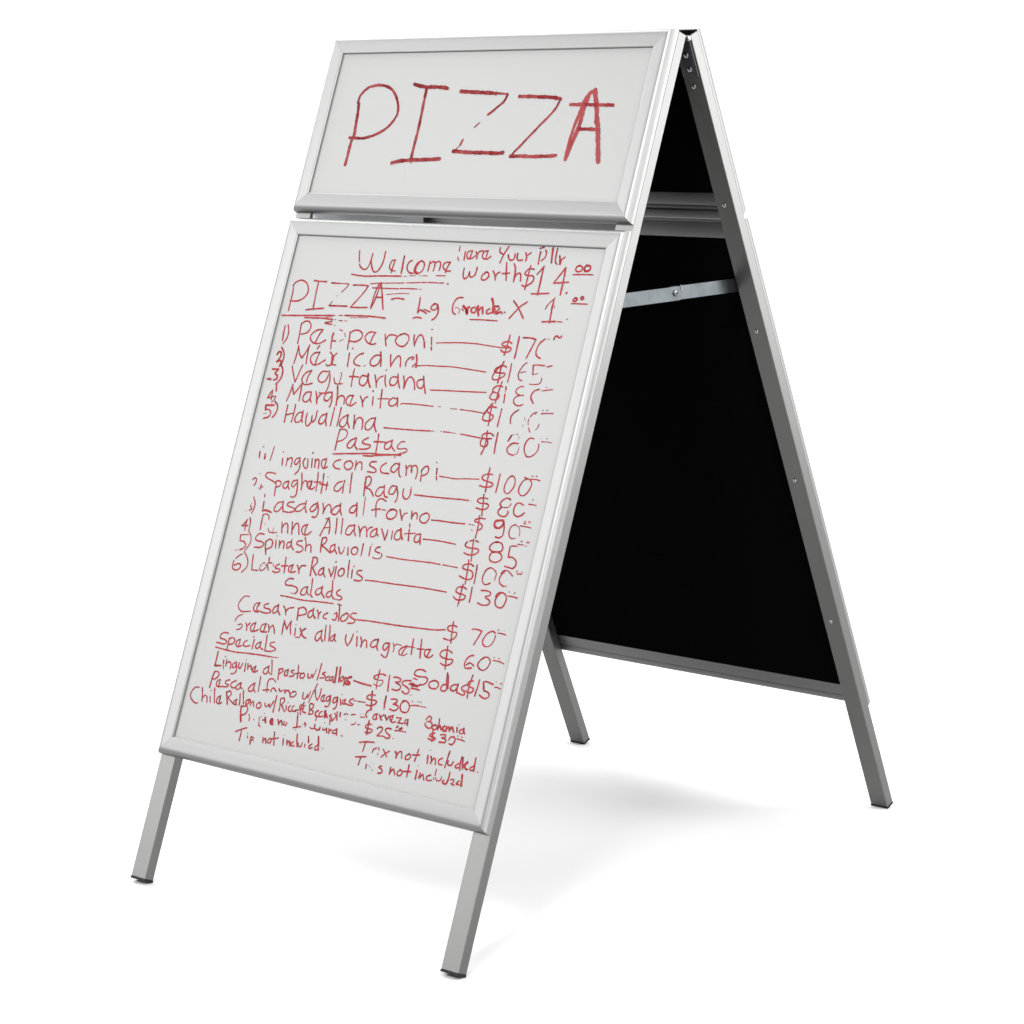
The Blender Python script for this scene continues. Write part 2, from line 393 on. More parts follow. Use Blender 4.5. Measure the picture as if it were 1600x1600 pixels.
INK_MENU = """
23:-2505,5019 -2476,5156 -2429,5275
23:-2405,5329 -2359,5392 -2242,5443 -2149,5420 -2094,5289 -2078,5077
23:-2078,5077 -2075,5234 -1996,5396 -1904,5484 -1809,5471 -1726,5348 -1696,5219 -1701,5018
23:-1336,5191 -1428,5209 -1471,5302 -1459,5374 -1408,5418 -1326,5442 -1274,5436
23:-1336,5191 -1356,5279 -1368,5389 -1375,5480
28:-1094,5096 -1085,5250 -1074,5377 -1068,5486
23:-828,5182 -911,5225 -935,5335 -882,5424 -795,5466 -710,5467
23:-541,5175 -654,5234 -702,5344 -685,5434 -587,5475 -483,5426 -429,5333 -452,5226 -541,5175
23:-597,5222 -660,5324 -655,5415 -569,5456
23:-287,5183 -287,5291 -288,5400
23:-281,5237 -201,5189 -139,5196 -122,5285 -135,5393
23:-134,5214 -40,5174 28,5198 48,5296 35,5368
23:317,5178 180,5192 118,5258 164,5327 263,5377 378,5369
23:308,5187 261,5297 236,5405
23:-2581,5567 -2420,5584 -2141,5595 -1775,5574 -1410,5560 -1047,5549
10:-963,5545 -878,5545
10:-798,5529 -620,5521
10:-501,5516 -466,5515
12:-406,5512 -277,5507
16:-8,5492 262,5484
14:-1923,5760 -1719,5741 -1381,5721 -997,5701 -902,5693
16:-830,5690 -640,5681 -429,5665
16:-394,5661 -240,5655
18:-193,5653 90,5647
18:139,5651 255,5645
23:378,5661 401,5660
18:-1835,5851 -1561,5844 -1292,5841 -1026,5832
16:-979,5827 -764,5817 -476,5813
10:-415,5815 -333,5812
12:-1356,5980 -1155,5958 -920,5933 -678,5930
23:-1168,6080 -1004,6045 -792,6062
23:-1636,5729 -1685,5841 -1723,6025 -1729,6190 -1736,6318
23:-1600,5727 -1631,5929 -1662,6095 -1693,6224 -1734,6299
26:-1600,5727 -1504,5942 -1432,6120 -1354,6316
23:-1674,6059 -1466,6053
23:-1105,6865 -1056,6988 -993,7120
23:-1044,6988 -990,6894 -878,6866 -750,6884
23:-553,6824 -680,6876 -751,6970 -693,7057 -556,7106 -442,7087 -368,6984 -379,6877 -505,6821 -642,6847
23:-226,6832 -202,6956 -148,7069
23:-148,7069 -138,6952 -91,6842 0,6828 95,6938 158,7095
23:295,6859 340,7013
23:350,7065 380,7134
23:244,6680 258,6680
16:472,6969 837,6939 1066,6925 1524,6915
28:-323,6003 -304,6119 -293,6334
23:-293,6334 -231,6268
23:-231,6268 -137,6299 -28,6342
23:-128,6254 -38,6276 65,6298
23:159,6114 71,6172 87,6234 170,6257 246,6199 208,6121 124,6116
28:235,6128 298,6250 297,6357 250,6431 181,6474
23:-387,6465 -271,6437 -142,6452
23:-4325,5960 -4306,6110 -4306,6260 -4303,6495
23:-4345,5923 -4307,5846 -4196,5789 -4068,5779 -3914,5848 -3837,5957 -3825,6068 -3905,6175 -4036,6247 -4185,6269 -4331,6265
23:-3710,5764 -3525,5775 -3307,5774
23:-3560,5785 -3557,5981 -3544,6204 -3524,6436
23:-3749,6457 -3558,6425 -3198,6388
23:-3138,5795 -2878,5796
14:-2878,5796 -2588,5793
18:-2586,5798 -2645,5884 -2750,5987
8:-2848,6069 -2877,6098
16:-2976,6218 -3008,6271 -3046,6310
23:-3043,6319 -2753,6310 -2477,6304
23:-2442,5814 -2195,5805 -1969,5808
23:-1967,5813 -2065,5968 -2207,6140 -2360,6316
23:-2370,6322 -2098,6314 -1853,6300
23:-4469,6622 -4146,6605 -3762,6585 -3381,6565 -3004,6545 -2854,6535
14:-2829,6534 -2779,6531
14:-2655,6525 -2543,6519
23:-2469,6515 -2134,6503 -1788,6494 -1515,6497 -1215,6512
23:-3719,6633 -3438,6624 -3133,6615 -2977,6621 -2822,6628
p8:-3065,6589 -2843,6568
p9:-2291,6557 -1752,6528
12:-2759,6628 -2721,6626
16:-2614,6642 -2515,6637
13:-2439,6638 -2364,6638
23:-2832,6672 -2951,6697 -3040,6721 -2940,6730 -2822,6738
16:-2721,6760 -2706,6760
28:-4287,6860 -4280,7010 -4259,7196
23:-4199,6827 -4137,6945 -4119,7057 -4144,7170 -4216,7264
23:-3778,6776 -3767,6943 -3754,7092 -3745,7231
23:-3773,6776 -3665,6714 -3548,6717 -3461,6796 -3469,6908 -3570,6988 -3715,7018
23:-3046,6880 -3169,6882 -3282,6925 -3380,7014 -3374,7106 -3270,7184 -3135,7203 -3015,7178 -2887,7105
23:-3046,6880 -3128,6999 -3191,7188
34:-2691,6937 -2703,7012 -2692,7066
23:-2697,7067 -2685,7176 -2657,7294
23:-2657,7110 -2568,7111
16:-2534,6840 -2438,6864
14:-2344,6918 -2292,6997
10:-2335,7055 -2443,7107
23:-2186,6881 -2160,7017 -2154,7144 -2136,7271
23:-2165,6889 -2070,6838 -1923,6830 -1804,6887 -1787,6977 -1869,7064 -2010,7090 -2138,7080
23:-1398,6845 -1570,6846 -1671,6915 -1683,6989 -1592,7074 -1455,7117 -1315,7094
23:-1410,6846 -1471,6995 -1484,7104
30:-4316,7527 -4266,7458 -4189,7491 -4195,7585 -4265,7701
30:-4268,7692 -4169,7658 -4092,7728
26:-4230,7353 -4125,7450 -4078,7559 -4099,7709 -4160,7797
23:-3687,7283 -3690,7497 -3710,7703
23:-3694,7302 -3595,7472 -3500,7559
23:-3500,7559 -3418,7424 -3349,7253
23:-3355,7272 -3342,7494 -3317,7677
23:-2969,7387 -3135,7425 -3217,7523 -3179,7631 -3069,7689 -2925,7661 -2819,7599 -2745,7557
23:-2972,7393 -3016,7547 -3029,7695
23:-3031,7243 -3081,7320
23:-2645,7367 -2543,7443 -2500,7532 -2537,7608 -2500,7642 -2384,7647
23:-2438,7382 -2512,7460
23:-2689,7645 -2637,7684 -2500,7642
38:-2549,7462 -2509,7615
23:-2049,7357 -2026,7520 -2012,7656
23:-1991,7241 -1976,7240
23:-1618,7330 -1760,7385 -1855,7509 -1788,7596 -1632,7618
12:-1522,7614 -1476,7602
23:-1082,7351 -1229,7351 -1340,7458 -1332,7557 -1221,7594 -1095,7532 -1064,7404
28:-1108,7271 -1046,7421 -1005,7580
30:-4344,7871 -4149,7866
30:-4147,7871 -4237,7952 -4145,8011 -4137,8085 -4230,8119
23:-4446,8106 -4362,8119 -4310,8116
23:-4385,8093 -4331,8095
28:-4141,7740 -4028,7835 -3990,7982 -4035,8115 -4121,8205
28:-4098,8194 -4054,8359
23:-3741,7760 -3640,7939 -3526,8117
23:-3526,8117 -3475,7928 -3418,7721
23:-3088,7819 -3236,7875 -3324,7992 -3299,8101 -3217,8151 -3092,8142 -2976,8106
23:-3086,7824 -3154,7962 -3165,8092
23:-2568,7812 -2742,7823 -2829,7939 -2798,8029 -2683,8067 -2575,8014 -2531,7882
23:-2537,7791 -2463,7933 -2445,8096 -2470,8244 -2526,8303 -2677,8305
18:-2334,7942 -2273,8047 -2178,8068 -2034,8049
16:-2131,7837 -2125,7928 -2138,8038
12:-2177,7813 -2128,7809
23:-1775,7695 -1771,7903 -1745,8092
23:-1873,7874 -1723,7864 -1584,7869
23:-1324,7836 -1486,7829 -1541,7923 -1511,8012 -1388,8048 -1306,7961 -1312,7835
28:-1317,7782 -1270,7923 -1175,8060
23:-1108,7785 -1042,7907 -980,8055
23:-1013,7959 -965,7847 -860,7795
23:-782,7314 -748,7438 -705,7569
23:-700,7560 -659,7450 -576,7337 -493,7332 -447,7436 -421,7551
23:-102,7316 -211,7349 -276,7443 -266,7532
23:-120,7370 -70,7341
28:-23,7266 28,7388 51,7529
23:-55,7532 25,7450
17:89,7499 355,7478 681,7469 1051,7457 1378,7467 1752,7486 2076,7502
23:-795,7773 -763,7905 -701,8017
23:-811,7657 -795,7656
23:-425,7792 -570,7793 -626,7878 -585,7965 -485,7975 -408,7916 -402,7791
23:-429,7721 -378,7861 -291,8015
23:-250,7754 -191,7883 -161,8024
23:-158,8006 -126,7825 -29,7756 95,7845 164,8018
23:348,7783 206,7820 199,7909 269,7975 373,7968 397,7860
23:339,7719 408,7894 505,8082
18:619,7999 1080,7978 1537,7963 2213,7935
23:-789,8096 -758,8281 -719,8493
16:-848,8306 -671,8289 -504,8280
23:-269,8263 -416,8256 -499,8334 -476,8403 -382,8432 -279,8379 -258,8298
23:-273,8237 -222,8420
18:-138,8369 -72,8351 257,8339 613,8342 813,8344
8:963,8338 1056,8336
12:1329,8354 1512,8350
14:1615,8349 1893,8359 2353,8378
19:-461,8919 -31,8910 441,8898 905,8877
10:928,8877 1020,8871
11:1203,8861 1237,8858
17:1296,8862 1457,8861
10:1481,8863 1643,8865
18:1782,8870 2061,8885 2363,8908
16:793,6945 1134,6921 1547,6914 1825,6927 2080,6943 2378,6956 2536,6958
23:2504,6678 2496,6866 2471,7109
23:2609,6850 2514,6816 2386,6837 2337,6884 2388,6915 2502,6921 2613,6954 2607,7006 2518,7046 2406,7044 2348,7004
26:2766,6694 2774,6935 2775,7150
23:2882,6710 3079,6702 3237,6727
23:3237,6727 3182,6893 3098,7121
12:3080,7148 3093,7147
23:3480,6704 3372,6796 3322,6919 3327,7021
23:3330,7030 3385,7086 3481,7114
8:3527,6693 3617,6704
23:3724,6698 3730,6646 3787,6618 3863,6656 3915,6610
18:486,4814 492,4921
18:500,5055 507,5099 547,5128
23:672,4933 693,5110
23:882,4899 752,4930 746,5019 800,5080 912,5066 987,5010
23:883,4904 861,4979 852,5060
23:987,4922 1032,4991 1052,5070
23:1032,4991 1073,4918 1168,4889
23:1320,4883 1210,4914 1193,5003 1246,5063 1350,5064 1434,5003
23:1320,4883 1309,4972 1300,5052
23:1647,4810 1664,4897 1770,4946
23:1884,4766 1792,4946 1737,5132
23:1921,4958 1971,5044 2057,5067 2110,5021 2103,4925
23:2176,4905 2183,5001 2235,5061 2355,5047
26:2398,4897 2444,4974 2448,5061
23:2439,4957 2539,4883
26:2797,4857 2801,4978 2811,5117
23:2929,4817 2967,4868 2955,4973 2876,5041
23:2763,4780 2783,4776
23:2823,4760 2866,4755
30:3116,4759 3135,4914 3163,5077
23:3243,4763 3244,4910 3264,5047 3325,5105
30:3346,4923 3383,5008 3403,5094
23:3400,5085 3432,4989 3504,4940
23:757,5295 760,5392 794,5497 860,5521 920,5457 938,5367
23:934,5367 966,5455 1032,5478 1115,5413 1125,5262
23:1439,5347 1343,5403 1308,5476 1347,5527 1446,5514 1512,5432 1468,5363 1394,5348
23:1603,5322 1676,5407 1720,5511
23:1698,5441 1741,5361 1803,5340
27:1928,5125 1974,5307 2025,5506
23:1879,5367 2077,5347
27:2148,5143 2214,5245 2235,5384 2244,5523
23:2257,5418 2302,5346 2379,5343 2412,5411 2430,5506
23:2615,5168 2610,5403 2607,5681
23:2737,5236 2601,5229 2523,5302 2503,5346 2602,5377 2737,5380 2788,5439 2757,5518 2647,5592 2564,5613 2502,5593
23:2847,5341 2919,5251 2992,5165
27:2982,5171 2987,5439 2992,5776
23:2811,5763 3029,5753 3287,5732
23:3575,5173 3487,5314 3350,5509
23:3350,5509 3563,5491 3748,5471
27:3586,5172 3604,5412 3608,5747
23:3756,5710 3775,5687
23:924,5938 778,5956 704,6052 690,6177 742,6280 811,6312
12:754,6174 846,6169 920,6218 897,6290
20:969,6189 1026,6222
40:995,6126 1083,6183 1151,6286 1126,6172 1172,6135
28:1331,6127 1240,6167 1262,6236 1358,6249 1382,6142
34:1416,6105 1437,6209 1490,6303
30:1457,6199 1545,6116 1589,6254
23:1759,6140 1685,6197 1727,6256 1831,6224
40:1758,5921 1827,6032 1876,6222
32:1989,6076 1882,6099 1948,6235
30:2033,6109 1970,6234 2093,6193
23:2130,6223 2143,6222
23:2189,6197 2207,6196
18:1264,6403 1611,6393 2054,6390
23:2379,5940 2553,6083 2754,6297
23:2755,5943 2573,6073 2369,6318
18:3298,6071 3339,5974 3489,5821
26:3475,5882 3473,6053 3499,6352
10:3512,5983 3552,6041
23:3295,6346 3470,6331 3640,6315
16:3696,6319 3832,6317
16:3945,6256 3958,6255
24:3945,5107 3870,5144 3873,5212 3942,5240 4029,5206 4030,5138 3945,5107
30:4134,5091 4088,5152 4116,5211 4193,5216 4252,5163 4223,5104 4126,5100
18:3827,5308 4066,5293 4353,5288
24:4043,5789 3987,5831 4001,5864 4065,5861 4092,5809 4033,5790
24:4217,5760 4172,5788 4191,5816 4244,5814 4254,5776 4206,5758
18:3958,5919 4145,5914 4396,5908
22:2509,7245 2468,7400 2483,7592 2476,7710
22:2618,7362 2510,7335 2380,7378 2309,7438 2333,7485 2471,7496 2614,7494 2611,7542 2538,7595 2428,7645 2320,7645 2287,7599 2303,7535 2375,7420 2458,7338 2511,7252
22:2729,7279 2743,7478 2743,7678
18:3145,7229 3067,7291 3005,7405 2982,7503
18:2979,7503 3038,7595 3114,7615
12:3037,7451 3094,7434 3170,7425
22:3335,7274 3355,7368 3378,7469
18:3335,7274 3445,7260 3638,7261
10:3378,7469 3508,7437
15:3639,7520 3644,7594 3601,7652 3485,7673 3344,7674
17:3714,7283 3843,7250
22:2590,7675 2559,7891 2539,8140
22:2641,7781 2521,7769 2411,7818 2384,7876 2440,7913 2554,7932 2602,7998 2542,8064 2438,8076 2356,8043 2356,7988 2405,7915
22:2729,7775 2742,7829
14:2739,7864 2742,7891
22:2745,7939 2773,8115
18:3217,7747 3169,7734 3075,7771 3023,7843 3060,7895 3157,7922 3263,7922
18:3159,7929 3050,7978 3027,8062 3098,8132 3209,8147 3304,8110
22:3636,7765 3526,7807 3474,7892 3477,7960 3572,8069
8:3691,7775 3767,7796
15:3764,7787 3895,7760 4012,7745
15:3823,7711 3835,7710
23:-4175,8349 -4227,8427 -4278,8543
23:-4278,8543 -4085,8491
23:-4169,8367 -4162,8460 -4149,8570
18:-4025,8477 -4047,8563 -4116,8627
30:-4271,8710 -4002,8689
30:-4268,8719 -4249,8811
23:-4249,8811 -4133,8802 -4053,8879 -4101,8967 -4242,9015
8:-4293,8907 -4181,8889
26:-4005,8606 -3900,8682 -3875,8791 -3913,8905 -3970,8965
23:-3570,8175 -3602,8381 -3643,8560
23:-3576,8194 -3526,8302 -3466,8399
23:-3466,8399 -3381,8273 -3286,8137
23:-3283,8146 -3267,8339 -3255,8522
23:-2932,8305 -3079,8325 -3148,8422 -3129,8513 -3029,8542 -2929,8461 -2923,8332
23:-2929,8314 -2923,8442 -2867,8530
27:-2791,8286 -2723,8409 -2681,8552
23:-2712,8463 -2637,8348 -2575,8307
23:-2310,8269 -2430,8287 -2495,8392 -2446,8461 -2347,8454 -2280,8358
23:-2288,8258 -2243,8392 -2237,8519 -2260,8597
26:-2162,8112 -2114,8255 -2090,8398 -2066,8542
23:-2084,8453 -2034,8340 -1943,8315 -1864,8363 -1836,8497
23:-1603,8290 -1745,8309 -1797,8413 -1731,8498 -1601,8516 -1480,8434
23:-1612,8300 -1639,8401 -1652,8511
23:-1395,8284 -1314,8377 -1253,8507
23:-1279,8428 -1248,8318 -1173,8285
23:-1005,8273 -967,8458
23:-1055,8145 -1041,8144
23:-3570,8657 -3564,8859 -3551,9043
23:-3332,8620 -3318,8822 -3329,9025
23:-3545,8876 -3319,8818
23:-3048,8782 -3170,8801 -3243,8926 -3199,9015 -3077,8996 -3023,8890 -3042,8763
23:-3036,8745 -3042,8874 -2986,8998
23:-2892,8788 -2899,8917 -2855,9042 -2782,9069 -2706,8957 -2725,8830
23:-2725,8830 -2713,8939 -2663,8972 -2601,8894 -2601,8711
23:-2293,8760 -2428,8807 -2478,8920 -2441,8990 -2345,8973 -2281,8868 -2287,8741
23:-2293,8760 -2269,8903 -2217,9017
23:-2096,8599 -2091,8798 -2092,9013
23:-1889,8583 -1883,8782 -1885,8996
23:-1629,8726 -1756,8790 -1829,8904 -1787,8991 -1684,9001 -1617,8905 -1623,8743
23:-1629,8726 -1605,8868 -1497,9004
23:-1432,8719 -1394,8869 -1363,9011
23:-1371,8958 -1334,8793 -1222,8757 -1136,8831 -1108,9008
23:-790,8731 -927,8760 -1035,8876 -1011,8982 -916,9010 -821,8931 -779,8766
26:-781,8722 -762,8890 -668,9025
23:-1763,9062 -1776,9244 -1764,9532
18:-1757,9079 -1642,9052 -1527,9097 -1516,9204 -1609,9293 -1755,9341
23:-1203,9213 -1344,9270 -1432,9377 -1396,9445 -1288,9436 -1216,9322
23:-1206,9205 -1198,9374 -1094,9464
23:-849,9174 -983,9248 -989,9303 -835,9325 -734,9334 -761,9399 -918,9439 -1040,9441
23:-567,9070 -539,9299 -523,9494
23:-654,9247 -357,9230 -305,9240
22:-134,9176 -281,9242 -316,9316 -273,9374 -167,9365 -117,9263
22:-125,9166 -106,9297 24,9401
19:246,9170 133,9188 63,9301 135,9338 294,9316 372,9335 343,9391 149,9452
22:-1796,9621 -1030,9544 -675,9511 -433,9507 -79,9486 227,9471
22:-872,9578 -656,9568 -426,9530 -78,9490 216,9453
22:61,9525 72,9524
22:-438,9673 -588,9695 -612,9769 -477,9809 -390,9855 -419,9911 -637,9913
22:-137,9672 -254,9753 -261,9843 -182,9897 8,9892
22:257,9671 124,9666 37,9762 62,9839 161,9847 245,9743
22:246,9637 274,9793 325,9911 365,9925
22:447,9671 492,9773 517,9884
22:493,9737 553,9670 613,9674 655,9801
22:630,9690 711,9647 785,9693 824,9812 814,9926
32:634,9751 655,9801
22:927,9732 954,9852 967,9964
22:932,9749 995,9656 1083,9639 1131,9713 1090,9804 988,9849
22:1357,9657 1379,9777
22:1389,9828 1417,9895
16:1300,9532 1311,9531
16:1465,9812 1673,9815 1928,9824 2238,9794 2591,9769
15:1617,8354 1968,8358 2301,8379
22:2474,8156 2470,8335 2488,8519 2492,8627
22:2599,8232 2496,8224 2387,8264 2376,8326 2440,8368 2565,8412 2572,8466 2490,8527 2349,8530 2291,8488 2306,8394 2372,8280 2455,8158
22:2756,8251 2754,8436 2749,8629
20:3229,8230 3122,8299 3067,8381 3062,8458 3089,8533
6:3421,8368 3478,8455
8:3453,8534 3426,8574
16:3737,8244 3648,8274 3583,8348
16:3560,8403 3554,8464
13:3563,8494 3572,8524
p16:3602,8583 3662,8669
13:3861,8485 3845,8563 3802,8612
11:3682,8286 3720,8283
16:3872,8192 3884,8191
16:3985,8190 4001,8179
16:3861,8265 3993,8250 4164,8236
18:1782,8869 2055,8888 2368,8908
22:2508,8742 2528,8872 2531,9072 2485,9246
22:2706,8826 2613,8787 2475,8799 2390,8852 2427,8903 2533,8918 2596,8989 2586,9052 2504,9082 2413,9052 2389,8976 2427,8903
22:2570,8907 2667,8894
26:2808,8753 2817,8986 2837,9192
26:3194,8785 3139,8897
8:3211,8776 3253,8752
10:3311,8747 3359,8740
6:3387,8769 3420,8842
17:3429,8933 3298,8929 3211,8967
19:3419,8934 3284,8946 3171,9032 3161,9094 3233,9164 3359,9188
p11:3368,9183 3460,9129 3471,9006
22:3810,8797 3711,8795 3636,8870 3611,8979 3647,9097 3732,9181
17:3732,9181 3811,9181 3929,9118 3992,9006 3979,8901
13:4039,8843 4173,8836 4311,8842
p8:3989,8776 4008,8774
16:4156,8768 4168,8767
22:2817,9509 2828,9723 2849,10012
22:2921,9637 2782,9642 2677,9691 2676,9752 2788,9788 2934,9804 3007,9843 2943,9896 2789,9918 2652,9901
22:3133,9610 3138,9815 3131,9984
10:3134,10007 3144,10006
19:3472,9613 3391,9669 3336,9812 3344,9933 3432,9993 3517,9946 3586,9818 3573,9682 3492,9614 3437,9627
19:3893,9637 3793,9692 3729,9834 3751,9938 3848,9997 3951,9949 4029,9820 4035,9714 3955,9646 3808,9614
17:4008,9576 4021,9568
17:4112,9566 4129,9558
17:3991,9635 4126,9630 4236,9642
18:-4024,9656 -4004,9654
26:-4091,9773 -4068,9910
34:-3906,9812 -3884,9912
17:-3671,9625 -3684,9774 -3703,9941
16:-3348,9716 -3333,9715
22:-3315,9860 -3287,10014
22:-3168,9838 -3159,10011
22:-3162,9892 -3071,9820 -3006,9860 -2997,10033
22:-2782,9803 -2888,9831 -2916,9934 -2844,9955 -2776,9858
22:-2785,9795 -2727,9962 -2727,10072 -2817,10180
22:-2618,9798 -2652,9883 -2591,9986 -2517,10016 -2486,9959 -2529,9799
22:-2427,9659 -2414,9652
22:-2393,9787 -2351,9982
22:-2292,9787 -2256,9965
22:-2271,9848 -2219,9780 -2167,9821 -2137,9981
22:-1953,9747 -2075,9794 -2063,9902 -1978,9966 -1869,9920
22:-1950,9756 -1957,9955
22:-1523,9726 -1668,9775 -1717,9852
22:-1704,9869 -1618,9924 -1477,9934
22:-1215,9725 -1349,9764 -1368,9856 -1272,9919 -1156,9899 -1116,9797 -1215,9725
22:-1047,9710 -1027,9807 -1019,9904
22:-1021,9824 -964,9738 -866,9738 -817,9885
22:-4097,10421 -4047,10376 -3988,10392 -3975,10465 -4009,10542
10:-3869,10593 -3848,10594
22:-3788,10511 -3791,10613
14:-3784,10561 -3708,10553
8:-3933,10267 -3898,10277
22:-3422,10219 -3583,10207 -3703,10236 -3715,10311 -3608,10356 -3495,10382 -3391,10418
22:-3312,10493 -3312,10566 -3288,10710
22:-3325,10457 -3356,10405 -3265,10369 -3175,10406 -3200,10482 -3316,10521
22:-2963,10349 -3075,10397 -3100,10472 -3031,10520 -2957,10476 -2944,10366
22:-2947,10357 -2938,10456 -2876,10523
22:-2687,10296 -2814,10335 -2832,10428 -2771,10458 -2696,10378
22:-2687,10296 -2629,10499 -2623,10626 -2691,10687 -2771,10677
26:-2608,10134 -2542,10309 -2502,10496
22:-2517,10416 -2468,10302 -2394,10295 -2345,10399
22:-2223,10278 -2339,10308 -2309,10432 -2187,10456 -2104,10403
30:-2232,10288 -2254,10444
22:-2109,10060 -2064,10263 -2040,10478
22:-2156,10290 -1949,10270
22:-1927,10079 -1888,10300 -1869,10515
22:-1985,10310 -1806,10320 -1720,10317
22:-1755,10252 -1743,10430
16:-1781,10137 -1767,10136
22:-1303,10190 -1435,10239 -1508,10353 -1460,10420 -1352,10410 -1286,10314
22:-1242,10167 -1244,10292 -1218,10441
10:-1102,10251 -1090,10250
22:-1078,9981 -1047,10184 -1006,10411
10:-3947,10951 -3972,11027
22:-3947,11024 -3912,11085 -3966,11118
8:-4102,11142 -4061,11147
22:-3931,10811 -3855,10914 -3829,11022 -3867,11173
18:-3599,10713 -3585,10767
22:-3567,10875 -3545,11084
28:-3545,11084 -3435,11063 -3256,11091
22:-2976,10825 -3119,10857 -3194,10975 -3166,11054 -3054,11042 -2963,10933
22:-2963,10802 -2944,10931 -2886,11043
22:-2629,10790 -2774,10813 -2815,10881 -2635,10917 -2549,10945 -2580,11002 -2722,11035 -2852,11030
22:-2248,10787 -2414,10822 -2531,10925 -2497,10985 -2365,10962 -2261,10861
22:-2257,10725 -2243,10877 -2170,10978
22:-1898,10743 -2017,10800 -2084,10897 -2017,10944 -1914,10879 -1889,10769
22:-1904,10725 -1829,10870 -1823,10996 -1878,11055 -1966,11056
22:-1736,10726 -1672,10854 -1656,10960
22:-1660,10925 -1618,10795 -1539,10733 -1455,10796 -1432,10901
22:-1198,10716 -1329,10765 -1408,10863 -1372,10931 -1252,10918 -1180,10804
22:-1201,10672 -1162,10820 -1089,10928
22:-723,10668 -833,10706 -889,10791 -848,10840 -742,10829 -700,10736
22:-717,10614 -669,10769 -637,10907
22:-3943,11328 -4007,11408 -4083,11490
22:-4083,11490 -3896,11460
22:-3962,11348 -3968,11478 -3954,11577
22:-3880,11284 -3835,11371 -3829,11499 -3829,11573
18:-3813,11580 -3734,11654 -3684,11758 -3696,11870 -3797,12028
22:-3492,11161 -3488,11316 -3473,11507
18:-3488,11170 -3382,11140 -3303,11178 -3278,11248
p7:-3376,11377 -3332,11354
17:-3232,11453 -3182,11521 -3060,11535 -2927,11511
10:-3063,11417 -3063,11526
22:-2843,11275 -2775,11503
22:-2803,11389 -2735,11291 -2655,11300 -2590,11483
22:-2525,11232 -2458,11496
22:-2476,11408 -2412,11265 -2323,11265 -2238,11472
22:-2030,11233 -2152,11282 -2183,11376 -2116,11458 -1988,11462 -1879,11379
22:-2041,11238 -2073,11364 -2052,11460
22:-1450,11028 -1505,11195 -1584,11436
22:-1438,11027 -1355,11197 -1335,11364
16:-1532,11260 -1370,11225
16:-1528,11054 -1435,11036
22:-1196,11010 -1158,11193 -1138,11325
10:-1137,11357 -1125,11355
22:-1029,10993 -992,11175 -972,11307
10:-971,11337 -959,11335
22:-637,11102 -784,11135 -844,11248 -821,11317 -700,11312 -620,11189
22:-628,11092 -591,11238 -527,11320
27:-626,10054 -609,10212 -569,10439
22:-643,10038 -531,10010 -461,10074 -474,10182 -589,10273
22:-553,10269 -410,10299 -285,10420
22:-36,10192 -170,10223 -240,10336 -206,10403 -89,10391 -19,10279
22:-36,10157 4,10312 56,10395 131,10405
22:306,10141 190,10153 132,10264 178,10330 287,10301 329,10174
22:334,10156 403,10290 419,10411 384,10485
22:544,10180 557,10292 620,10373 717,10381 769,10289 759,10167
12:747,10130 753,10119
20:893,10273 1334,10267 1793,10256 2221,10239 2448,10238
10:2523,10239 2533,10238
16:-510,10469 -482,10661 -451,10861
22:125,10493 3,10453 -107,10481 -149,10574 -113,10694 -69,10847
22:-231,10723 -120,10694 6,10676
18:68,10684 164,10683
22:400,10641 273,10689 232,10781 278,10846 400,10854 497,10788 509,10682 400,10641 299,10660
22:586,10630 646,10738 709,10844
18:702,10801 731,10711 814,10676
22:935,10629 953,10705 974,10790
22:975,10738 1021,10663 1089,10656 1122,10722 1128,10774
22:1357,10620 1235,10676 1207,10766 1273,10828 1380,10834 1459,10756 1449,10654 1357,10620
20:1550,10750 1835,10742 2179,10743 2493,10732
10:2592,10727 2637,10725
22:-502,11105 -427,11221 -392,11323
22:-421,11238 -373,11127 -286,11099 -234,11182 -189,11300
22:-222,11181 -163,11104 -96,11088
22:40,11100 -71,11164 -100,11255 -51,11294 44,11257 68,11149
22:51,11098 74,11201 137,11247
22:193,11092 281,11213 349,11311
22:349,11311 373,11203 374,11098
18:517,11100 542,11281
22:740,11059 643,11087 602,11213 670,11275 767,11247 802,11139
34:743,11032 785,11158 847,11238
22:960,10905 979,10963
22:984,11015 1007,11134 1032,11252
16:879,11122 1024,11101 1181,11080
22:1322,11082 1215,11111 1191,11217 1242,11264 1326,11237 1349,11131
22:1337,11072 1360,11199 1386,11291
19:1445,11175 1696,11165 1972,11165 2376,11180
21:2825,10073 2864,10261 2903,10509
21:2960,10152 2846,10140 2716,10176 2691,10225 2784,10261 2942,10253 3022,10283 3009,10338 2885,10389 2697,10370
21:3573,10105 3487,10083 3383,10132 3320,10214 3379,10277
14:3372,10285 3470,10283 3581,10256 3618,10184
21:3382,10284 3318,10367 3337,10426 3430,10469 3545,10457 3586,10400 3580,10347
21:3951,10181 3823,10148 3742,10202 3726,10309 3763,10396 3853,10432 3943,10408 4029,10338
16:4088,10148 4195,10148 4295,10157
21:4168,10050 4182,10049
11:2598,10725 2618,10726
11:2649,10727 2670,10728
12:2701,10732 2761,10731
21:2847,10523 2869,10689 2877,10871 2871,10979
10:2882,10996 2892,10995
21:3023,10573 2882,10572 2755,10616 2757,10655 2872,10665 2978,10715 2970,10785 2884,10832
8:2701,10826 2751,10857
32:3400,10563 3310,10596 3300,10658 3347,10713 3448,10718 3526,10649 3517,10559 3419,10561
21:3546,10586 3587,10718 3590,10854 3511,10916 3410,10911
18:3865,10597 3764,10653 3739,10762 3781,10863 3870,10898
10:3870,10898 3951,10874
10:3869,10612 3978,10645 4029,10745 4032,10820
16:4110,10503 4079,10529 4097,10557 4134,10550
16:4190,10510 4239,10512
16:3997,10613 4144,10613 4293,10624
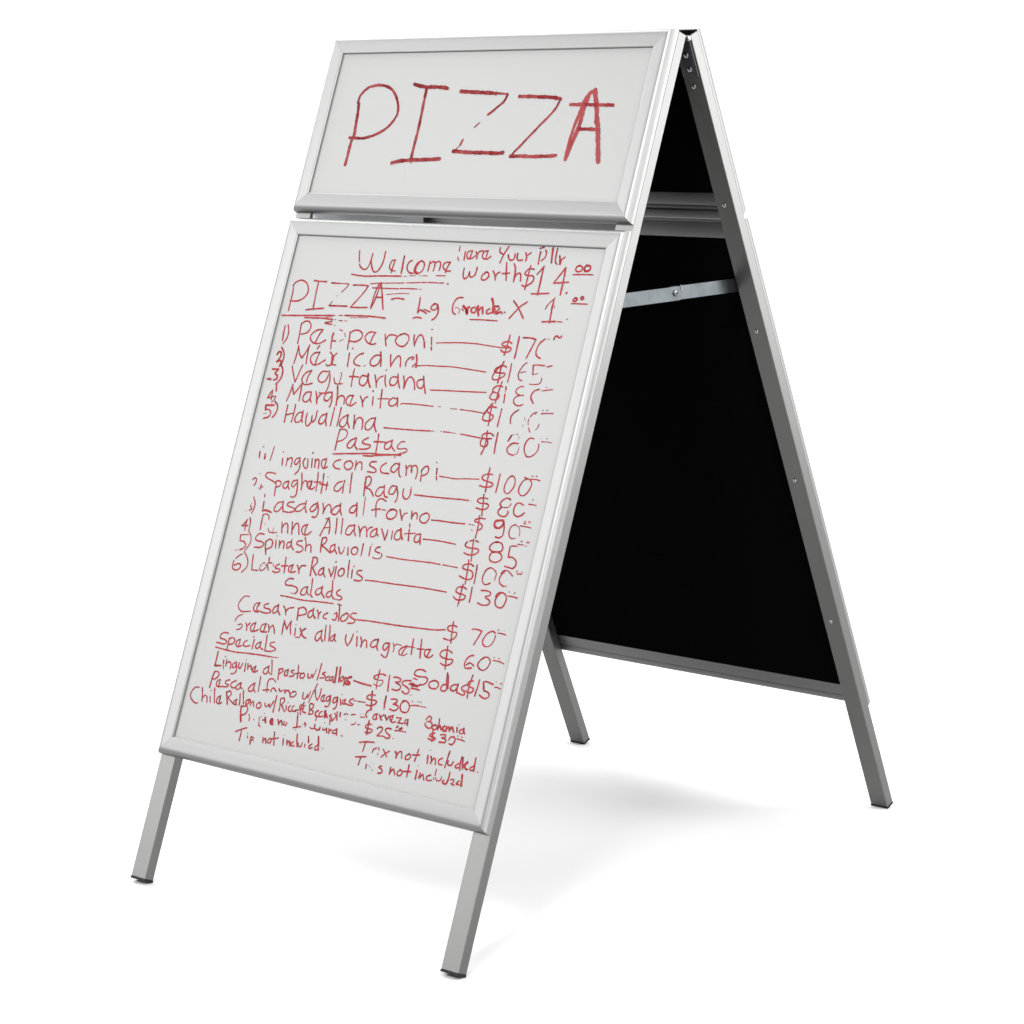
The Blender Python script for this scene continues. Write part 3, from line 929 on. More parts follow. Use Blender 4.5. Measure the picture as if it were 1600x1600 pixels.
21:2843,11020 2863,11208 2909,11477
21:2988,11065 2913,11047
21:2850,11042 2748,11069
21:2683,11088 2644,11157 2700,11204 2863,11208 3004,11208 3045,11241 3012,11298 2888,11350 2747,11351 2661,11323
21:3521,11013 3406,11026 3328,11095 3318,11157 3404,11208 3524,11209 3636,11189 3677,11131 3640,11045 3538,11003 3442,11014
21:3488,11221 3399,11254 3371,11325 3416,11403 3533,11427 3643,11400 3708,11324 3676,11252 3586,11217 3486,11217
21:3861,11058 3867,11170 3882,11281
18:3897,11046 4049,11029
21:3882,11281 3998,11275 4106,11338 4123,11426 4066,11493 3967,11490 3844,11474
21:4119,10923 4143,10925
21:4280,10925 4328,10923
16:4056,10991 4202,10989
13:4255,11003 4294,11002
15:2167,11641 2395,11648 2580,11653
21:2839,11463 2872,11680 2893,11966
21:3009,11572 2908,11538 2757,11571 2717,11637 2807,11665 2972,11675 3041,11736 3030,11828 2931,11863 2805,11848 2689,11816
21:3099,11539 3119,11696 3131,11922
17:3491,11546 3404,11586 3336,11685 3325,11808 3381,11891 3465,11904 3561,11862
16:3341,11639 3433,11553 3557,11568 3661,11646 3657,11790
21:3876,11575 3804,11659 3778,11768 3844,11850 3933,11884
11:3933,11884 4016,11866
16:3785,11631 3852,11563 3971,11564 4116,11652
21:4189,11541 4200,11540
16:4329,11536 4339,11535
17:4214,11591 4336,11576
18:-4038,11687 -3799,11657
22:-4048,11698 -4027,11815
22:-4029,11824 -3895,11828 -3804,11900 -3845,11969 -3957,12024
10:-4032,12036 -4107,12048
22:-3310,11598 -3454,11596 -3551,11689 -3501,11756 -3313,11772 -3244,11819 -3323,11892 -3523,11914
22:-3207,11742 -3170,11883 -3104,12030
22:-3201,11759 -3110,11686 -2995,11718 -2989,11845 -3132,11916
22:-2893,11680 -2856,11857
14:-2897,11589 -2884,11588
22:-2775,11685 -2745,11844
22:-2754,11782 -2698,11685 -2624,11713 -2606,11838
22:-2422,11673 -2514,11701 -2520,11792 -2471,11822 -2416,11762
22:-2409,11635 -2379,11758 -2291,11829
13:-2411,11608 -2399,11607
22:-2077,11607 -2208,11631 -2223,11695 -2044,11738 -1998,11796 -2078,11859 -2189,11866
22:-2016,11528 -1947,11655 -1920,11805
22:-1929,11743 -1868,11665 -1783,11691 -1739,11820
26:-1494,11480 -1476,11638 -1450,11787
22:-1491,11488 -1404,11452 -1350,11499 -1374,11574 -1474,11647
22:-1450,11644 -1306,11699 -1158,11772
22:-1077,11576 -1172,11622 -1178,11712 -1116,11749 -1041,11678
22:-1065,11574 -1041,11678 -950,11766
22:-940,11614 -876,11730 -820,11751 -770,11683
10:-770,11683 -770,11594
17:-3848,12107 -3936,12153 -4016,12227
22:-4060,12287 -4069,12371 -4038,12459 -3923,12482 -3822,12433 -3810,12359 -3898,12332 -4012,12382
19:-3800,12055 -3671,12160 -3602,12279 -3614,12390 -3729,12510
22:-3489,12084 -3464,12263 -3423,12413
22:-3434,12418 -3229,12409
22:-3123,12233 -3077,12218
15:-3195,12323 -3164,12264
15:-3027,12248 -3002,12282
16:-3195,12359 -3139,12407 -3052,12360 -3005,12309
22:-2968,12087 -2956,12158
18:-2971,12224 -2977,12279
22:-2965,12205 -2853,12192
22:-2943,12302 -2909,12361
18:-2795,12212 -2779,12256
22:-2598,12189 -2705,12247 -2702,12292 -2558,12302 -2564,12357 -2681,12388 -2764,12371
22:-2458,12019 -2428,12178 -2403,12364
22:-2521,12225 -2340,12195
22:-2176,12158 -2282,12215 -2276,12304 -2191,12330 -2064,12297
22:-2185,12168 -2209,12314
22:-2051,12152 -1985,12234 -1939,12327
22:-1966,12249 -1924,12155 -1794,12131
26:-1628,11924 -1610,12118 -1585,12320
22:-1628,11924 -1514,11928 -1472,12013 -1520,12089 -1592,12169
22:-1574,12149 -1410,12299
22:-1239,12110 -1341,12175 -1347,12265 -1258,12272 -1210,12160
22:-1230,12100 -1216,12214 -1136,12302
22:-1076,12117 -1008,12206 -961,12272
22:-964,12263 -925,12161 -937,12056
22:-869,12039 -855,12188 -849,12311
22:-917,11948 -908,11938
22:-2070,12459 -2193,12470 -2289,12557 -2244,12615 -2067,12611 -1907,12636 -1859,12701 -1910,12770
p9:-1910,12770 -2062,12771
22:-1600,12580 -1708,12629 -1751,12724 -1697,12770 -1594,12740 -1576,12613
22:-1579,12569 -1564,12683 -1493,12745
22:-1491,12389 -1456,12563 -1439,12720 -1367,12782
22:-1152,12543 -1271,12593 -1307,12668 -1242,12714 -1147,12666 -1134,12558
26:-1137,12514 -1117,12645 -1008,12746
22:-836,12566 -939,12623 -963,12696 -881,12721 -804,12659
22:-873,12349 -827,12520 -804,12659 -716,12736
20:-2334,12865 -2029,12866 -1646,12880 -1156,12853 -694,12835
19:-3301,13008 -3439,13025 -3552,13148 -3569,13260 -3451,13354 -3295,13351 -3149,13323
22:-2916,13104 -3034,13137 -3078,13233 -3028,13299 -2920,13312 -2830,13273
22:-2913,13112 -2972,13237 -2898,13300
22:-2651,13088 -2753,13128 -2744,13190 -2572,13204 -2517,13251 -2615,13299 -2796,13296
22:-2333,13083 -2437,13151 -2456,13243 -2395,13271 -2315,13207
22:-2320,13064 -2309,13188 -2212,13283
22:-2157,13079 -2078,13158 -2030,13259
22:-2054,13191 -1993,13111 -1843,13071
25:-1695,13064 -1674,13195 -1656,13317
22:-1689,13081 -1568,13030 -1452,13077 -1446,13165 -1650,13227
22:-1240,13041 -1345,13099 -1363,13190 -1289,13225 -1214,13153
25:-1237,13014 -1220,13136 -1131,13213
22:-1119,13034 -1054,13114 -1034,13209
22:-1060,13133 -1000,13054
22:-791,13054 -874,13100 -901,13165 -795,13186
17:-3361,13423 -3464,13464 -3533,13528 -3553,13594
18:-3430,13668 -3348,13639 -3286,13667 -3336,13746 -3442,13779
22:-3193,13601 -3140,13675 -3128,13746
22:-3134,13656 -3069,13584
22:-2886,13551 -2985,13600 -3016,13695 -2945,13748 -2825,13723 -2760,13687
22:-2895,13561 -2905,13716
22:-2560,13526 -2674,13568 -2705,13662 -2646,13717 -2484,13704
22:-2569,13536 -2588,13700
22:-2490,13543 -2432,13634 -2435,13697
22:-2426,13616 -2352,13534 -2295,13589 -2243,13698
22:-2027,13375 -2025,13526 -2007,13684
22:-2033,13393 -1946,13498 -1898,13563
22:-1898,13563 -1867,13470 -1816,13365
22:-1813,13373 -1801,13514 -1742,13649
22:-1639,13510 -1613,13658
15:-1654,13432 -1642,13431
25:-1498,13483 -1430,13571 -1353,13649 -1258,13671
22:-1328,13469 -1418,13534 -1448,13662
15:-1574,13697 -1466,13682
22:-849,13457 -961,13525 -985,13634 -906,13685 -838,13597
22:-831,13437 -820,13577 -750,13673
22:-748,13321 -720,13475 -685,13646
22:-631,13305 -591,13458 -565,13639
22:-445,13491 -521,13554 -524,13615 -452,13614 -410,13521
22:-423,13470 -416,13574 -353,13618
22:-656,11599 -618,11754
22:-446,11558 -528,11602 -540,11674 -462,11727 -374,11699 -359,11601 -446,11558
22:-235,11464 -230,11586 -225,11709
10:-227,11741 -215,11739
22:-8,11509 8,11700
15:15,11450 22,11442
22:274,11477 187,11504 152,11578 293,11606
15:356,11616 382,11657 332,11723 217,11737 128,11721
18:525,11658 928,11663 1393,11652 1805,11639 2082,11645
14:2163,11648 2311,11648
22:-692,12054 -766,12124 -763,12204 -679,12234 -602,12175 -625,12072 -713,12065
22:-524,11867 -496,12057 -461,12229
22:-376,12052 -344,12232
16:-355,11984 -348,11969
22:-91,12035 -204,12058 -222,12112 -71,12164 -19,12211 -86,12263 -255,12266
19:70,12226 401,12212 873,12207 1337,12193 1683,12185 2028,12185 2430,12191
22:-595,12518 -674,12572 -639,12638 -510,12657 -482,12706 -555,12742
13:-555,12742 -704,12734
16:-561,12831 -436,12841
22:-500,12832 -454,13001 -417,13180
16:-595,13055 -536,13012
22:-536,13012 -498,13086 -528,13177 -604,13170
22:-230,12981 -349,13058 -373,13131 -309,13175 -205,13126 -169,13017 -253,12984
22:51,12953 -65,12968 -111,13044 -31,13068 56,13109 26,13166 -133,13195
20:60,13088 449,13066 920,13056 1386,13046 1844,13027 2362,13000 2654,12956
22:-97,13444 -80,13563 15,13663
22:15,13663 82,13541 106,13399
24:236,13442 284,13626
16:196,13340 202,13328
26:343,13427 403,13532 411,13626
22:408,13583 457,13481 531,13488 576,13621
22:849,13410 722,13454 670,13547 735,13598 846,13540 869,13433
22:858,13400 862,13555 913,13634
22:1190,13441 1060,13476 1043,13564 1104,13607 1172,13529 1201,13440
22:1201,13440 1216,13592 1210,13713 1152,13752 1044,13710
15:1302,13426 1357,13521 1359,13598
16:1335,13490 1421,13435 1541,13444
22:1710,13429 1579,13490 1515,13576 1559,13638
13:1559,13638 1675,13639 1761,13584
22:1713,13437 1651,13531 1614,13630
22:1842,13266 1857,13417 1877,13585
16:1749,13441 1931,13433
22:2071,13243 2104,13434 2143,13624
18:2006,13451 2207,13433
22:2382,13412 2254,13439 2234,13518 2299,13576 2402,13579 2474,13518
22:2374,13422 2327,13556
21:2842,11975 2837,12181 2840,12378
16:2835,12364 2830,12440
21:2960,12059 2849,12028 2717,12059 2692,12138 2774,12174 2898,12181 2980,12216 2958,12272 2838,12310 2734,12300 2659,12257
21:3106,12011 3118,12176 3121,12312
21:3374,12038 3530,12027 3639,12058 3617,12114 3519,12149
21:3526,12170 3649,12215 3667,12273 3584,12321 3467,12329 3355,12305
21:3905,12025 3831,12102 3801,12196 3852,12294 3961,12328 4046,12285 4085,12160 4054,12059 3941,12013 3832,12042 3784,12108
18:4112,12059 4250,12061 4370,12072
17:4116,11976 4125,11975
17:4265,11985 4274,11975
21:2824,12768 2848,12969 2884,13206
21:2944,12858 2847,12840 2718,12880 2717,12941 2831,12979 2971,12975 2988,13026 2933,13109 2807,13156 2659,13139
21:3373,12850 3508,12835 3643,12855
21:3643,12855 3592,12974 3509,13151
21:4005,12843 3919,12818 3802,12886 3724,13016 3742,13103 3827,13152
15:3827,13152 3936,13122 4017,13006 4028,12885
17:4068,12775 4078,12774
7:4230,12761 4240,12759
16:4071,12834 4198,12832 4300,12845
24:2827,13282 2856,13498 2897,13749
21:2988,13404 2894,13364 2737,13378 2663,13464 2720,13517 2870,13541 3030,13534 3053,13576 2985,13646 2854,13679 2734,13651
21:3581,13366 3470,13404 3400,13496 3389,13588 3450,13654 3600,13625
21:3446,13580 3530,13530 3644,13574
21:3876,13369 3780,13442 3741,13538 3816,13616
17:3816,13616 3919,13629 4015,13558 4054,13433 3970,13356 3855,13365
15:4121,13334 4140,13332
16:4255,13338 4272,13335
17:4120,13394 4277,13394 4422,13422
21:-3664,13890 -3808,13895 -3901,13968 -3878,14029 -3727,14044 -3646,14088 -3718,14143 -3971,14138
21:-3599,13999 -3589,14134 -3592,14271
21:-3595,14008 -3492,13967 -3408,14019 -3445,14096 -3577,14133
21:-3243,13969 -3339,14027 -3336,14108 -3258,14143 -3156,14102
21:-3241,13974 -3249,14133
21:-3023,13966 -3097,14012 -3112,14078 -3026,14102 -2898,14061
21:-2806,13918 -2813,14009 -2810,14126
21:-2853,13862 -2840,13860
21:-2616,13946 -2708,14013 -2708,14085 -2619,14081 -2579,13977
21:-2582,13933 -2580,14049 -2473,14097
21:-2446,13776 -2420,13955 -2405,14105
21:-2165,13884 -2268,13916 -2286,13973 -2120,14012 -2083,14043 -2205,14095 -2389,14115
20:-3959,14245 -3702,14259 -3305,14267 -2924,14241 -2543,14223 -2163,14214
12:-2187,14216 -1939,14200
25:-3847,14333 -3840,14496 -3845,14651
28:-3837,14650 -3649,14623
17:-3579,14408 -3569,14400
21:-3602,14499 -3582,14568
16:-3572,14603 -3549,14681
21:-3511,14459 -3495,14610
21:-3502,14557 -3417,14500 -3349,14544 -3340,14642
21:-3190,14476 -3287,14535 -3271,14614 -3190,14584 -3184,14493
21:-3190,14476 -3135,14630 -3166,14725 -3274,14750
21:-3097,14481 -3091,14570 -3029,14597 -2983,14474
15:-2908,14386 -2896,14384
21:-2892,14461 -2872,14638
21:-2820,14459 -2789,14581
21:-2783,14526 -2721,14481 -2678,14565
26:-2727,14500 -2611,14609
21:-2556,14475 -2635,14541 -2626,14602 -2535,14607 -2474,14562
21:-2565,14486 -2565,14593
21:-2163,14428 -2279,14498 -2285,14588 -2182,14591 -2142,14487
21:-2154,14418 -2142,14523 -2070,14584
21:-2117,14270 -2069,14406 -2018,14585
24:-1831,14434 -1811,14564 -1790,14658
21:-1822,14459 -1750,14413 -1696,14458 -1795,14535
21:-1538,14409 -1624,14448 -1631,14537 -1538,14551
21:-1547,14419 -1553,14544
21:-1380,14395 -1454,14432 -1365,14472 -1350,14514 -1464,14548
21:-1272,14274 -1243,14428 -1223,14557
18:-1317,14465 -1145,14423
21:-1063,14411 -1146,14458 -1149,14520 -1072,14526 -1019,14466 -1074,14413
21:-927,14409 -913,14486 -848,14494 -807,14400
30:-2704,15392 -2674,15548 -2606,15716
21:-2689,15398 -2545,15367 -2484,15429 -2524,15533 -2636,15581
21:-817,14400 -769,14472
14:-772,14464 -737,14372 -716,14275
21:-607,14141 -610,14291 -627,14498
21:-430,14304 -514,14348 -414,14380 -433,14422 -556,14448
21:-297,14371 -370,14413 -386,14463 -308,14467
21:-192,14356 -263,14405 -266,14461 -188,14433
21:-179,14362 -162,14445 -151,14475 -81,14457
30:-129,14159 -109,14312 -97,14475
30:-27,14136 -5,14297 15,14451
21:98,14313 41,14369 61,14428 124,14388 122,14318
21:178,14325 175,14411 185,14503
21:191,14331 253,14353 206,14438
30:351,14292 256,14329 253,14384 337,14411 340,14449 214,14460
24:448,14356 703,14380 973,14390
21:-1693,14846 -1640,14901 -1551,14864
24:-1500,14849 -1489,14911
24:-1484,14894 -1422,14845 -1371,14861 -1292,14960
21:-1230,14848 -1313,14900 -1302,14962 -1204,14955 -1137,14889 -1177,14840 -1251,14851
21:-938,14820 -920,14935 -848,14948 -798,14838
16:-798,14838 -772,14913 -734,14766
21:-582,14578 -645,14768
14:-645,14768 -717,15007
21:-613,14700 -556,14833 -480,14924
21:-480,14924 -435,14799 -439,14659
21:-289,14777 -362,14820 -368,14899 -305,14921 -229,14886
21:-296,14786 -310,14906
21:-117,14767 -211,14812 -206,14890 -144,14880 -112,14782
21:-117,14767 -92,14904 -124,15002 -209,15008
21:101,14765 -6,14805 -9,14891 56,14889 100,14797
21:101,14765 120,14918 104,14998 50,15030
21:186,14791 232,14909
14:199,14696 209,14694
21:343,14775 270,14817 270,14880 355,14874
21:335,14784 314,14881
21:553,14728 471,14771 475,14817 583,14847 529,14879 373,14864
15:587,14766 649,14757
18:704,14764 915,14753
21:-1570,15066 -1539,15188 -1528,15313
21:-1573,15058 -1471,15027 -1436,15093 -1506,15183
21:-1496,15181 -1362,15303
21:-1351,15175 -1320,15265
12:-1320,15104 -1307,15095
21:-1223,15155 -1266,15194 -1240,15269 -1162,15265
21:-1117,15139 -1165,15194 -1120,15258 -1024,15243
17:-1061,15233 -939,15199
21:-843,15026 -905,15170 -863,15289
21:-799,15090 -931,15095 -926,15173 -820,15157
21:-820,15094 -836,15206 -726,15236
21:-667,15054 -636,15144 -623,15244
21:-656,15021 -557,15022 -552,15099 -615,15141
21:-604,15139 -515,15172 -529,15229 -634,15246
27:-366,15126 -437,15176 -411,15250 -344,15255
21:-257,15124 -317,15173 -302,15249 -211,15226
38:-161,15117 -143,15232
26:-114,15157 -68,15228
21:36,15149 -16,15188 82,15220 61,15285
21:184,15072 231,15243
26:281,15072 296,15147
18:119,15105 175,15174 102,15279
16:20,15229 55,15364
16:-375,15291 -381,15339
17:399,15100 442,15067 509,15075
17:614,15067 662,15049 724,15042
9:857,15013 868,15012
9:942,15005 952,15003
16:883,15071 996,15058
9:470,15182 488,15203
16:786,15194 760,15245 671,15266
17:854,15237 905,15229
21:-950,15263 -917,15423 -886,15576
18:-989,15600 -878,15567 -765,15538
10:-903,15634 -891,15632
30:-674,15448 -640,15482
10:-729,15488 -720,15490
10:-657,15524 -646,15522
19:-486,15512 -444,15537 -375,15513
21:-371,15431 -355,15507 -270,15532
21:-319,15517 -267,15540 -199,15482
21:-207,15460 -197,15521
16:-106,15351 -96,15349
21:-116,15469 -90,15512 -25,15478
25:-12,15452 28,15539
21:65,15456 89,15545
24:91,15498 142,15459
21:266,15439 194,15482 199,15528 281,15514
25:292,15420 324,15546
21:470,15541 490,15538
24:-1194,15877 -1169,15999
12:-1199,15799 -1189,15797
21:-1080,15882 -1048,15987
26:-1057,15949 -998,15893 -954,15988
21:-877,15889 -930,15929 -911,15981 -827,15967
25:-815,15714 -786,15842 -737,15968
18:-729,15896 -698,15954 -632,15951 -608,15861
21:-522,15886 -514,15939
24:-474,15706 -430,15832
21:-316,15844 -386,15895 -366,15954 -290,15918
21:-144,15832 -209,15897 -189,15956 -121,15929
26:-179,15666 -129,15814 -96,15940
15:10,15884 20,15883
22:1113,14028 1112,14138 1116,14206
p16:1107,14235 1115,14316 1133,14436
22:1311,14116 1195,14105 1074,14137 988,14190 1028,14226 1089,14237
p15:1147,14243 1254,14227 1276,14265 1236,14339 1150,14365 1029,14342
22:1422,14100 1441,14254 1471,14427
22:1547,14122 1645,14108 1755,14133 1752,14181 1624,14213
22:1666,14228 1778,14259 1799,14323 1715,14377 1574,14371
22:2048,14124 1914,14137 1832,14169 1831,14224 1954,14260 2054,14312 2054,14367 1986,14411 1872,14374
22:2016,14196 2126,14166 2211,14201 2313,14179
36:2102,14204 2175,14202 2257,14201
22:2105,14271 2214,14268 2345,14276
9:2062,14084 2071,14077
18:2110,14061 2206,14073
14:2131,14412 2142,14410
28:1044,14498 1081,14663 1115,14850
22:1151,14564 1048,14566 940,14609 937,14658 1029,14678 1177,14669 1233,14695 1203,14747 1089,14799 965,14797
29:1463,14544 1469,14672 1486,14779
10:1484,14813 1493,14812
22:1623,14574 1738,14557 1799,14575 1794,14616 1710,14670
22:1737,14665 1864,14687 1857,14749 1762,14797 1645,14781
22:2013,14549 1933,14615 1923,14698 1975,14771 2074,14790 2155,14757 2178,14659 2113,14574 2013,14549 1944,14566
17:2178,14632 2288,14604 2431,14593
p12:2469,14598 2631,14592
17:2214,14525 2223,14541
16:2377,14514 2388,14512
14:2456,14515 2468,14513
22:1148,14865 1052,14914 1013,14995 1057,15043
22:1340,14931 1257,14964 1234,15036 1290,15061 1355,15031
22:1333,14939 1323,15049
22:1400,14942 1435,14991 1488,15037
22:1448,14975 1524,14922
22:1564,14930 1630,15015
22:1630,15015 1675,14926
22:1794,14894 1714,14934 1740,15011 1823,15038 1887,15008
22:1787,14902 1767,15007
22:1897,14925 2022,14913
22:2024,14919 1966,15023
22:1966,15023 2102,15015
20:2173,14923 2144,14947 2155,15006 2214,14990
23:2217,14916 2237,15034
26:1155,15110 1165,15251 1172,15394
22:1251,15170 1141,15180 1085,15237 1134,15270 1286,15273 1299,15312 1202,15361 1115,15355
22:1431,15230 1482,15187 1568,15194 1570,15255 1469,15373
19:1470,15377 1651,15357 1733,15381
22:1822,15174 1703,15179 1663,15226 1737,15282 1834,15321 1805,15373 1715,15381
30:1961,15118 1982,15097
30:2059,15136 2104,15116
17:1930,15191 2090,15174 2238,15175
16:1929,15362 1940,15361
22:2394,13877 2280,13853 2142,13880 2094,13948 2123,13991 2256,14005 2416,13989 2493,14031 2471,14102 2396,14153 2307,14160
22:2664,14026 2571,14074 2566,14142 2626,14187 2736,14190 2811,14146 2817,14078 2755,14026 2664,14026
22:3053,14056 2950,14071 2902,14146 2935,14194 3040,14185 3086,14105
22:2993,13817 3046,13923 3103,14129
22:2993,13817 3011,13955 3069,14134
22:3334,14015 3241,14028 3168,14079 3188,14143 3280,14149 3346,14079
26:3347,13999 3342,14093 3358,14171
22:3623,13972 3534,13998 3461,14049 3473,14087 3536,14118 3578,14165 3527,14199 3366,14170
22:3680,13764 3657,13940 3647,14075 3672,14237
22:3725,13877 3628,13905 3602,13962 3660,14006 3763,14024 3785,14067 3730,14115 3646,14128 3583,14097
22:3887,13833 3879,13974 3853,14169
28:4006,13875 4050,13988
22:4002,13863 4081,13838 4264,13864
22:4062,14026 4172,14042 4232,14093 4200,14157 4102,14178 3973,14132
13:4331,13808 4341,13806
17:4474,13813 4464,13837
18:4334,13919 4401,13912 4484,13930
22:2709,14832 2774,14755 2847,14783 2825,14854 2741,14874
22:2827,14860 2902,14895 2897,14963 2836,14999 2733,14962 2710,14919
22:3002,14899 2925,14938 2933,14990 3016,14997 3051,14938 3002,14899
22:3069,14762 3082,14867 3084,14986
25:3089,14945 3128,14899 3178,14971
32:3249,14887 3209,14926 3244,14981 3314,14976
26:3303,14885 3314,14976
26:3319,14936 3375,14887 3410,14968
29:3408,14935 3461,14880 3524,14963
22:3590,14866 3616,14948
14:3624,14801 3633,14799
22:3773,14857 3682,14904 3692,14962 3770,14956 3783,14862
25:3779,14849 3791,14913 3830,14953
26:2966,15038 2989,15135 3005,15239
22:3030,15068 2940,15096 2901,15142 2995,15154 3080,15167 3048,15205 2962,15219 2883,15199
22:3203,15074 3322,15055 3338,15105 3257,15132
22:3293,15132 3371,15153 3354,15209 3207,15226
22:3573,15061 3488,15074 3439,15142
22:3573,15061 3616,15113 3595,15183 3537,15225 3472,15216
16:3658,15021 3681,15026
16:3767,15029 3794,15032
17:3661,15086 3759,15087 3868,15099
25:-3798,14778 -3830,14954 -3837,15143
21:-3798,14778 -3683,14769 -3637,14828 -3700,14919 -3830,14954
21:-3556,14922 -3635,14966 -3652,15050 -3567,15086 -3435,15058
21:-3564,14931 -3561,15069
21:-3261,14887 -3376,14928 -3368,14984 -3267,15001 -3298,15046 -3408,15067
21:-3055,14873 -3172,14938 -3194,15007 -3111,15043 -3013,15020
21:-2883,14896 -2977,14958 -3019,15037 -2941,15058 -2872,14991
21:-2883,14896 -2883,14993 -2817,15015
21:-2461,14841 -2563,14913 -2623,15002 -2563,15041 -2475,14996 -2458,14881
21:-2458,14849 -2464,14962 -2393,15032
21:-2335,14678 -2316,14828 -2300,15002
19:-1837,14725 -1948,14670 -2051,14701 -2076,14793 -2033,14978
21:-2168,14953 -1985,14920
21:-1916,14953 -1905,14887 -1846,14862 -1757,14921
20:-4162,15191 -4287,15210 -4370,15312 -4382,15412 -4290,15497 -4176,15545 -4085,15531
21:-4061,15184 -4005,15323 -3974,15473
21:-3977,15400 -3917,15334 -3846,15364 -3807,15472
21:-3750,15333 -3705,15457
17:-3771,15211 -3763,15200
21:-3668,15134 -3626,15282 -3567,15444
21:-3418,15267 -3502,15328 -3502,15426 -3410,15452 -3343,15410
21:-3427,15276 -3415,15437
25:-3267,15163 -3211,15284 -3153,15413
21:-3273,15180 -3175,15125 -3105,15187 -3189,15281
21:-3178,15279 -3078,15329 -2964,15384
21:-2889,15268 -2972,15329 -2936,15396 -2861,15376
21:-2897,15277 -2903,15391
23:-2831,15138 -2795,15270 -2778,15380
21:-2756,15054 -2711,15192 -2654,15337
21:-2514,15211 -2591,15255 -2572,15340 -2506,15298
21:-2503,15209 -2509,15290
21:-2475,15221 -2435,15335
21:-2437,15295 -2377,15238 -2331,15335
21:-2164,15222 -2238,15273 -2235,15345 -2162,15357 -2104,15292 -2164,15222
21:-2004,15221 -1985,15274 -1936,15283 -1868,15216
21:-1868,15216 -1833,15283 -1757,15144
21:-1703,15008 -1703,15167 -1701,15366
18:-2410,15532 -2389,15560
17:-2367,15589 -2364,15661
12:-2231,15613 -2205,15623
16:-2072,15543 -2059,15613
22:-2043,15658 -2035,15712 -1983,15728
10:-2018,15503 -2029,15536
17:-1959,15573 -1940,15594
32:-1892,15523 -1853,15612
20:-1913,15574 -1867,15574
10:-1946,15440 -1933,15438
40:-1680,15521 -1716,15582 -1658,15618 -1658,15534
24:-1641,15587 -1613,15630
21:-1495,15500 -1437,15602
25:-1447,15572 -1380,15506 -1338,15594
21:-1287,15515 -1300,15572 -1228,15585 -1204,15526
21:-2687,15957 -2529,15879 -2375,15822
21:-2526,15886 -2510,15996 -2515,16125
21:-2287,15992 -2278,16030
16:-2309,15932 -2306,15939
21:-2180,15983 -2172,16069 -2157,16154
21:-2174,15998 -2106,15995 -2109,16051 -2174,16062
13:-2072,16077 -2064,16075
21:-1814,15947 -1787,16054
25:-1790,16015 -1733,15950 -1688,16046
21:-1593,15928 -1650,15992 -1623,16035 -1561,16017 -1550,15952 -1604,15929
21:-1505,15779 -1475,15909 -1438,16045
21:-1545,15936 -1339,15879
22:1022,15590 1219,15545 1443,15518
22:1193,15559 1185,15673 1175,15758
22:1450,15732 1466,15664 1543,15623
20:1600,15604 1622,15653
12:1615,15723 1614,15760
18:1734,15620 1806,15682 1881,15753
19:1915,15627 1812,15700 1725,15785
25:2082,15609 2128,15657 2139,15729
22:2131,15702 2186,15601 2257,15589 2298,15711
22:2484,15588 2403,15648 2396,15704 2474,15710 2537,15635 2472,15590
22:2705,15460 2686,15592 2663,15715
22:2574,15596 2758,15570
25:2993,15541 3017,15692
12:3019,15423 3030,15421
22:3080,15544 3115,15612 3114,15685
22:3114,15648 3174,15565 3220,15594 3239,15691
22:3396,15528 3314,15579 3327,15658 3426,15660
22:3549,15357 3529,15524 3512,15700
22:3564,15555 3574,15626 3661,15629 3708,15549
22:3857,15560 3779,15619 3816,15658 3894,15635
22:3908,15416 3898,15535 3922,15685
22:3934,15421 3982,15648
22:4076,15487 3989,15592 4103,15645
22:4093,15502 4038,15557 4063,15634 4134,15631
22:4263,15546 4183,15596 4211,15645 4285,15614
25:4271,15382 4281,15525 4293,15640
14:4398,15645 4410,15644
22:1014,15898 1149,15875 1308,15845
22:1163,15878 1152,15959 1142,16045
22:1367,15997 1374,16080
9:1472,16026 1490,16042
9:1541,16080 1584,16091
9:1532,15951 1549,15957
8:1439,16004 1449,16013
22:1797,15962 1733,16001 1833,16030 1841,16094 1747,16119
22:2059,15946 2067,16083
24:2067,16046 2143,15968 2214,16067
22:2349,15943 2271,16011 2291,16072 2375,16058 2400,15980 2325,15947
24:2544,15808 2551,15945 2550,16056
22:2432,15965 2636,15935
26:2794,15885 2801,16058
10:2787,15786 2799,15784
22:2894,15923 2890,16025
24:2911,16012 2973,15937 3031,16037
22:3187,15910 3093,15963 3116,16032 3244,16010
18:3303,15772 3307,15899
12:3286,15948 3288,15993
17:3332,15940 3387,15994 3477,15969 3493,15903
26:3682,15771 3680,15916 3639,16014 3538,16004 3570,15953
17:3752,15913 3830,15891 3826,15954 3777,15990 3866,16002
22:3976,15892 3915,15966 3990,15971
34:4021,15767 4042,15872 4052,15979
"""
MM_PER_PX = 1.0/ 600.0

def catmull(pts, step):
    if len(pts) == 2:
        a, b = pts; n = max(2, int((b - a).length/step))
        return [a.lerp(b, i/n) for i in range(n + 1)]
    out = []
    P = [pts[0]*2 - pts[1]] + pts + [pts[-1]*2 - pts[-2]]
    for i in range(1, len(P) - 2):
        p0, p1, p2, p3 = P[i-1:i+3]
        n = max(2, int((p2 - p1).length/step))
        for k in range(n):
            t = k/n
            out.append(0.5*((2*p1) + (p2 - p0)*t + (2*p0 - 5*p1 + 4*p2 - p3)*t*t + (3*p1 - p0 - 3*p2 + p3)*t*t*t))
    out.append(pts[-1])
    return out

